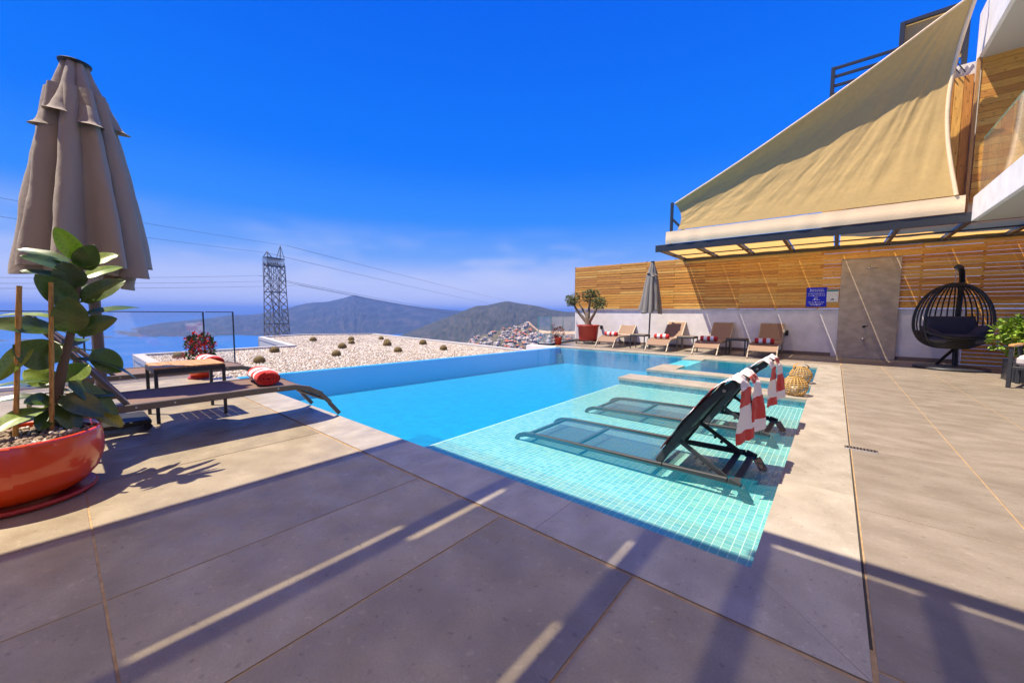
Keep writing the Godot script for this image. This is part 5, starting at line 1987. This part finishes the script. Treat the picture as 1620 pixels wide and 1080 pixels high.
func make_pool_lounger(at: Vector3) -> Node3D:
	# local: x towards the head, z across (0 near side, negative far side); the water level lies at y 0.11
	var o := base("pool_lounger", at)
	var w := 0.72
	var rail_y := 0.125
	for z in [0.0, -w]:
		var s := S()
		var pts := [Vector3(-2.09, 0.0, z), Vector3(-2.06, 0.045, z), Vector3(-1.98, 0.075, z), Vector3(-1.85, 0.088, z), Vector3(-0.6, 0.115, z), Vector3(-0.14, rail_y, z), Vector3(-0.06, 0.10, z), Vector3(0.0, 0.0, z)]
		for i in pts.size() - 1:
			bar(s, pts[i], pts[i + 1], 0.03, 0.045 if i < 5 else 0.06, Vector3.UP, 0.006)
		fin("side_rail", s, M.pool_frame, o)
	var s := S()
	for x in [-1.95, -1.40, -0.72]:
		s = S()
		bar(s, Vector3(x, 0.075 if x < -1.9 else 0.088, -0.015), Vector3(x, 0.075 if x < -1.9 else 0.088, -w + 0.015), 0.035, 0.025, Vector3.UP, 0.004)
		fin("crossbar", s, M.pool_frame, o)
	for x in [-0.20, -0.10]:
		s = S()
		bar(s, Vector3(x, rail_y - 0.025, -0.015), Vector3(x, rail_y - 0.025, -w + 0.015), 0.05, 0.02, Vector3.UP, 0.004)
		fin("crossbar", s, M.pool_frame, o)
	s = S()
	grid(s, 20, 6, func(u: float, v: float) -> Vector3:
		var x := lerpf(-2.03, -0.66, u)
		return Vector3(x, 0.098 + 0.012 * (u - 1.0) - 0.045 * exp(-u * 16.0) - 0.014 * sin(v * PI) * sin(u * PI), lerpf(-0.016, -w + 0.016, v)), Vector3.UP)
	fin("seat", s, M.pool_sling, o)
	# curved back
	var back := [Vector2(-0.64, 0.13), Vector2(-0.545, 0.29), Vector2(-0.43, 0.47), Vector2(-0.32, 0.63), Vector2(-0.22, 0.745), Vector2(-0.13, 0.815)]
	for z in [-0.02, -w + 0.02]:
		s = S()
		for i in back.size() - 1:
			bar(s, Vector3(back[i].x, back[i].y, z), Vector3(back[i + 1].x, back[i + 1].y, z) + Vector3(0.008, 0.008, 0), 0.030, 0.060, Vector3.LEFT, 0.008)
		fin("back_frame", s, M.pool_frame, o)
		s = S()
		tube(s, [Vector3(-0.19, 0.765, z + 0.015 * signf(z + 0.3)), Vector3(-0.19, 0.765, z + 0.024 * signf(z + 0.3))], 0.012, 10)
		fin("bolt", s, M.steel, o)
	s = S()
	grid(s, 12, 6, func(u: float, v: float) -> Vector3:
		var f := u * (back.size() - 1)
		var i := mini(int(f), back.size() - 2)
		var p: Vector2 = back[i].lerp(back[i + 1], f - i)
		return Vector3(p.x + 0.012, p.y - 0.004, lerpf(-0.03, -w + 0.03, v)), Vector3.LEFT)
	bar(s, Vector3(-0.135, 0.81, -0.03), Vector3(-0.135, 0.81, -w + 0.03), 0.03, 0.03)
	fin("backrest", s, M.pool_frame, o)
	for z in [-0.045, -w + 0.045]:
		s = S()
		var a := Vector3(-0.50, 0.335, z)
		var b := Vector3(-0.16, 0.125, z)
		bar(s, a, b, 0.016, 0.036, Vector3.UP, 0.004)
		for k in 4:
			var q := a.lerp(b, 0.42 + k * 0.15)
			box(s, q + Vector3(-0.014, -0.024, 0), Vector3(0.022, 0.022, 0.016), Basis(), 0.004)
		fin("prop", s, M.pool_frame, o)
	s = S()
	bar(s, Vector3(-0.50, 0.335, -0.045), Vector3(-0.50, 0.335, -w + 0.045), 0.022, 0.022)
	fin("prop_bar", s, M.pool_frame, o)
	return o

func make_draped_towel(at: Vector3, label: String, seed_: int) -> void:
	var o := base("draped_towel", at)
	var red := Color(0.56, 0.024, 0.018)
	var white := Color(0.82, 0.72, 0.71)
	var path := [Vector2(-0.60, 0.235), Vector2(-0.48, 0.435), Vector2(-0.36, 0.61), Vector2(-0.265, 0.74), Vector2(-0.18, 0.812), Vector2(-0.125, 0.838), Vector2(-0.08, 0.815), Vector2(-0.055, 0.75), Vector2(-0.05, 0.66), Vector2(-0.045, 0.52), Vector2(-0.04, 0.37)]
	var n := noise(1.0, seed_, 3)
	for half in 2:
		var s := S()
		grid(s, 70, 10, func(u: float, v: float) -> Vector3:
			var f := u * (path.size() - 1) * (1.0 - 0.02 * half)
			var i := mini(int(f), path.size() - 2)
			var p: Vector2 = path[i].lerp(path[i + 1], f - i)
			var hang := smoothstep(0.62, 1.0, u)
			var z := lerpf(0.02, -0.29, v) if half == 0 else lerpf(-0.24, -0.52, v)
			var z2 := lerpf(z, -0.24 + (z + 0.24) * 0.92, hang)
			var across := (v * 0.56 if half == 0 else 0.46 + v * 0.54)
			var ripple := hang * lerpf(-0.03, 0.035, across) + 0.007 * hang * sin(z * 30.0 + seed_) + 0.012 * n.get_noise_2d(u * 8.0, z * 12.0) + 0.014 * half
			var puff := 0.028 * exp(-pow((u - 0.52) / 0.08, 2.0)) * sin(clampf(v, 0.02, 0.98) * PI)
			return Vector3(p.x - 0.014 + ripple + 0.03 * hang * (v - 0.5) + 0.01 * half, p.y + 0.016 + puff + 0.012 * half + 0.01 * n.get_noise_2d(u * 5.0 + 9.0, z * 9.0), z2), Vector3.ZERO, func(u: float, v: float) -> Color:
			var band := int(u * 8.0 + (1.0 if half == 1 else 0.0) + 0.5)
			if u > 0.46 and u < 0.60:
				return white
			return red if band % 2 == 0 else white)
		fin("fold", s, M.towel, o)
	tag(o, label, "towel", "striped towels over the pool lounger backs")

func make_pool_things() -> void:
	var a := Vector3(-0.385, LEDGE_Y, -3.03)
	var l := make_pool_lounger(a)
	tag(l, "dark mesh lounger standing in the shallow water, nearer one", "sun lounger", "dark loungers in the shallow water")
	copy(l, "pool_lounger", "dark mesh lounger standing in the shallow water, farther one by the stone strip", a + Vector3(0.01, 0, -1.44), 0.0)
	make_draped_towel(a, "red and white striped towel over the back of the nearer water lounger", 3)
	make_draped_towel(a + Vector3(0.01, 0, -1.44), "red and white striped towel over the back of the farther water lounger", 8)
	# wicker lanterns
	var spots := [[Vector3(-0.40, 0.0, -6.93), "round wicker lantern on the nearer stone strip in the pool"], [Vector3(-0.40, 0.0, -8.26), "round wicker lantern on the farther stone strip, behind the other"]]
	var proto: Node3D = null
	for e in spots:
		if proto != null:
			copy(proto, "wicker_lantern", e[1], e[0], 0.6)
			continue
		proto = base("wicker_lantern", e[0])
		tag(proto, e[1], "lantern", "wicker lanterns by the pool")
		var prof := func(t: float) -> Vector2:
			return Vector2(0.10 + 0.075 * sin(PI * clampf(t * 0.92 + 0.02, 0.0, 1.0)) - 0.03 * t, 0.012 + 0.25 * t)
		for k in 20:
			var s := S()
			var pts := []
			for q in 9:
				var p: Vector2 = prof.call(q / 8.0)
				var ang := TAU * k / 20.0
				pts.append(Vector3(cos(ang) * p.x, p.y, sin(ang) * p.x))
			tube(s, pts, 0.0062, 5)
			fin("cane", s, M.wicker, proto)
		for k in 10:
			var s := S()
			var p: Vector2 = prof.call(k / 9.0)
			var pts := []
			for q in 28:
				var ang := TAU * q / 28.0
				pts.append(Vector3(cos(ang) * p.x, p.y, sin(ang) * p.x) * 1.0)
			tube(s, pts, 0.012 if k == 0 or k == 9 else 0.0068, 5, true)
			fin("hoop", s, M.wicker, proto)
		var s := S()
		grid(s, 24, 3, func(u: float, v: float) -> Vector3:
			var ang := lerpf(-0.05, PI + 0.05, u)
			return Vector3(cos(ang) * 0.125, 0.255 + sin(ang) * 0.075, lerpf(-0.028, 0.028, v) - 0.03 * sin(ang)), Vector3.UP)
		fin("handle", s, M.wicker_band, proto)
		s = S()
		lathe(s, [[0.0, 0.012], [0.04, 0.012], [0.04, 0.12], [0.0, 0.122]], 18)
		fin("candle", s, M.candle, proto)

func make_egg_chair() -> void:
	var o := base("hanging_egg_chair", Vector3(1.99, 0, -12.62), deg_to_rad(12))
	tag(o, "black rattan hanging egg chair with dark cushions on a round stand", "hanging chair")
	var s := S()
	lathe(s, [[0.0, 0.0], [0.56, 0.0], [0.58, 0.02], [0.57, 0.045], [0.50, 0.06], [0.0, 0.075]], 48)
	fin("base_plate", s, M.dark_metal, o)
	s = S()
	var pole := [Vector3(0.20, 0.04, -0.32), Vector3(0.22, 0.6, -0.42), Vector3(0.24, 1.2, -0.48), Vector3(0.24, 1.65, -0.46), Vector3(0.21, 1.95, -0.36), Vector3(0.14, 2.13, -0.22), Vector3(0.06, 2.21, -0.08), Vector3(-0.02, 2.23, 0.02), Vector3(-0.05, 2.20, 0.06)]
	tube(s, pole, 0.048, 14)
	fin("pole", s, M.rattan, o)
	s = S()
	tube(s, [Vector3(-0.12, 0.05, -0.30), Vector3(0.21, 0.45, -0.39)], 0.03, 10)
	fin("brace", s, M.rattan, o)
	s = S()
	for k in 7:
		var y := 2.18 - k * 0.047
		var ring := []
		for q in 10:
			var a := TAU * q / 10.0
			ring.append(Vector3(-0.05, y, 0.05) + (Vector3(cos(a) * 0.012, sin(a) * 0.028, 0) if k % 2 == 0 else Vector3(0, sin(a) * 0.028, cos(a) * 0.012)))
		tube(s, ring, 0.004, 5, true)
	fin("chain", s, M.steel, o)
	# egg: meridian canes, open towards the camera side
	var c := Vector3(-0.05, 1.02, 0.05)
	var R := Vector3(0.60, 0.70, 0.56)
	var egg := func(a: float, b: float) -> Vector3:
		var k := cos(b) if b > 0.0 else pow(cos(b), 0.62)
		return c + Vector3(sin(a) * R.x * k, sin(b) * (0.84 if b > 0.0 else 0.56), cos(a) * R.z * k)
	var face := deg_to_rad(-2.0)
	var openw := deg_to_rad(58.0)
	for k in 27:
		var a := face + openw + (TAU - 2.0 * openw) * k / 26.0
		s = S()
		var pts := []
		for q in 19:
			pts.append(egg.call(a, deg_to_rad(lerpf(86.0, -52.0, q / 18.0))))
		tube(s, pts, 0.0135 if k > 0 and k < 26 else 0.026, 6)
		fin("cane", s, M.rattan, o)
	s = S()
	for k in 5:
		var b := deg_to_rad(86.0 - k * 4.5)
		var ring := []
		for q in 30:
			ring.append(egg.call(TAU * q / 30.0, b))
		tube(s, ring, 0.016, 6, true)
	fin("crown_ring", s, M.rattan, o)
	# woven bowl
	for k in 15:
		s = S()
		var b := deg_to_rad(-22.0 - k * 4.2)
		var ring := []
		var front := 1.0 if rad_to_deg(b) < -33.0 else 0.0
		for q in 46:
			var a := TAU * q / 46.0
			var da := absf(angle_difference(a, face))
			if da < openw * (1.0 - front):
				continue
			ring.append(egg.call(a, b + 0.01 * sin(q * PI)))
		if front >= 0.99:
			tube(s, ring, 0.017, 5, true)
		else:
			var start := 0
			for q in ring.size() - 1:
				if ring[q].distance_to(ring[q + 1]) > 0.25:
					start = q + 1
			tube(s, ring.slice(start) + ring.slice(0, start), 0.017, 5)
		fin("weave_band", s, M.rattan, o)
	s = S()
	var rim := []
	for q in 21:
		var t := q / 20.0
		rim.append(egg.call(face - openw + 2.0 * openw * t, deg_to_rad(-20.0 - 14.0 * sin(t * PI))))
	tube(s, rim, 0.028, 8)
	fin("rim", s, M.rattan, o)
	# cushions
	var cush := func(at: Vector3, size: Vector3, b: Basis) -> void:
		var t := S()
		t.set_smooth_group(1)
		for side in [-1.0, 1.0]:
			grid(t, 16, 16, func(u: float, v: float) -> Vector3:
				var x := 2.0 * u - 1.0
				var y := 2.0 * v - 1.0
				var e := pow(maxf(0.0, 1.0 - pow(absf(x), 3.0)), 0.5) * pow(maxf(0.0, 1.0 - pow(absf(y), 3.0)), 0.5)
				return at + b * Vector3(x * size.x, side * size.y * (e + 0.05 * sin(x * 7.0) * sin(y * 5.0) * e), y * size.z), b * Vector3(0, side, 0))
		fin("cushion", t, M.cushion, o)
	cush.call(Vector3(-0.05, 0.66, 0.10), Vector3(0.44, 0.11, 0.40), Basis())
	cush.call(Vector3(0.05, 0.90, -0.20), Vector3(0.40, 0.09, 0.28), Basis(Vector3.RIGHT, deg_to_rad(66)) )
	cush.call(Vector3(-0.36, 0.78, 0.10), Vector3(0.21, 0.075, 0.22), Basis(Vector3.BACK, deg_to_rad(-28)) * Basis(Vector3.RIGHT, 0.3))
	cush.call(Vector3(0.36, 0.80, 0.0), Vector3(0.20, 0.07, 0.26), Basis(Vector3.BACK, deg_to_rad(50)))

func make_right_side() -> void:
	make_egg_chair()
	# bush in a planter
	var o := base("leafy_bush", Vector3(2.82, 0, -11.1))
	tag(o, "bright green leafy bush in a dark planter right of the egg chair", "bush")
	var s := S()
	box(s, Vector3(0, 0.19, 0), Vector3(0.75, 0.38, 0.6), Basis(), 0.01)
	fin("planter", s, M.dark_metal, o)
	s = S()
	rng.seed = 111
	for k in 12:
		var a := k * 0.9
		tube(s, [Vector3(0.05 * cos(a), 0.36, 0.05 * sin(a)), Vector3(0.22 * cos(a), 0.65, 0.2 * sin(a)), Vector3(0.42 * cos(a), 0.9 + 0.1 * sin(k * 2.0), 0.36 * sin(a))], [0.012, 0.009, 0.004], 5)
	fin("stem", s, M.bark, o)
	var xf := []
	var cols := []
	for q in 46:
		var d := Vector3(rnd(-1, 1), rnd(-0.8, 1), rnd(-1, 1)).normalized() * sqrt(rng.randf())
		scatter_leaves(34, Vector3(0, 0.80, 0) + d * Vector3(0.56, 0.36, 0.5), Vector3(0.13, 0.10, 0.13), 0.085, Color(1, 1, 1).lerp(Color(1.5, 1.35, 0.8), rng.randf()), 0.8, xf, cols)
	multi("foliage", small_leaf(), M.bush_leaf, xf, cols, o)
	# armchair at the right edge
	o = base("garden_armchair", Vector3(2.71, 0, -10.2), -0.35)
	tag(o, "dark metal garden armchair with pale cushion at the right edge", "armchair")
	for x in [-0.38, 0.38]:
		for z in [-0.36, 0.36]:
			s = S()
			box(s, Vector3(x, 0.335, z), Vector3(0.05, 0.67, 0.05), Basis(), 0.005)
			fin("leg", s, M.dark_metal, o)
		s = S()
		box(s, Vector3(x, 0.692, 0.0), Vector3(0.07, 0.04, 0.80), Basis(), 0.008)
		fin("armrest", s, M.teak, o)
	s = S()
	for z in [-0.36, 0.36]:
		bar(s, Vector3(-0.355, 0.33, z), Vector3(0.355, 0.33, z), 0.05, 0.05, Vector3.UP, 0.004)
	for x in [-0.38, 0.38]:
		bar(s, Vector3(x, 0.33, -0.335), Vector3(x, 0.33, 0.335), 0.05, 0.05, Vector3.UP, 0.004)
	fin("seat_frame", s, M.dark_metal, o)
	s = S()
	box(s, Vector3(0, 0.45, 0.02), Vector3(0.68, 0.17, 0.70), Basis(), 0.05)
	fin("seat_cushion", s, M.seat_cushion, o)
	s = S()
	box(s, Vector3(0, 0.72, -0.29), Vector3(0.66, 0.42, 0.15), Basis(Vector3.RIGHT, -0.2), 0.05)
	fin("back_cushion", s, M.seat_cushion, o)

# ---------------------------------------------------------------- build
func _ready() -> void:
	make_view()
	make_materials()
	make_land()
	make_pylon()
	make_wires()
	make_floor()
	make_pool()
	make_gravel_roof()
	make_back_wall()
	make_house()
	make_shading()
	make_far_side()
	make_left_side()
	make_right_side()
	make_pool_things()
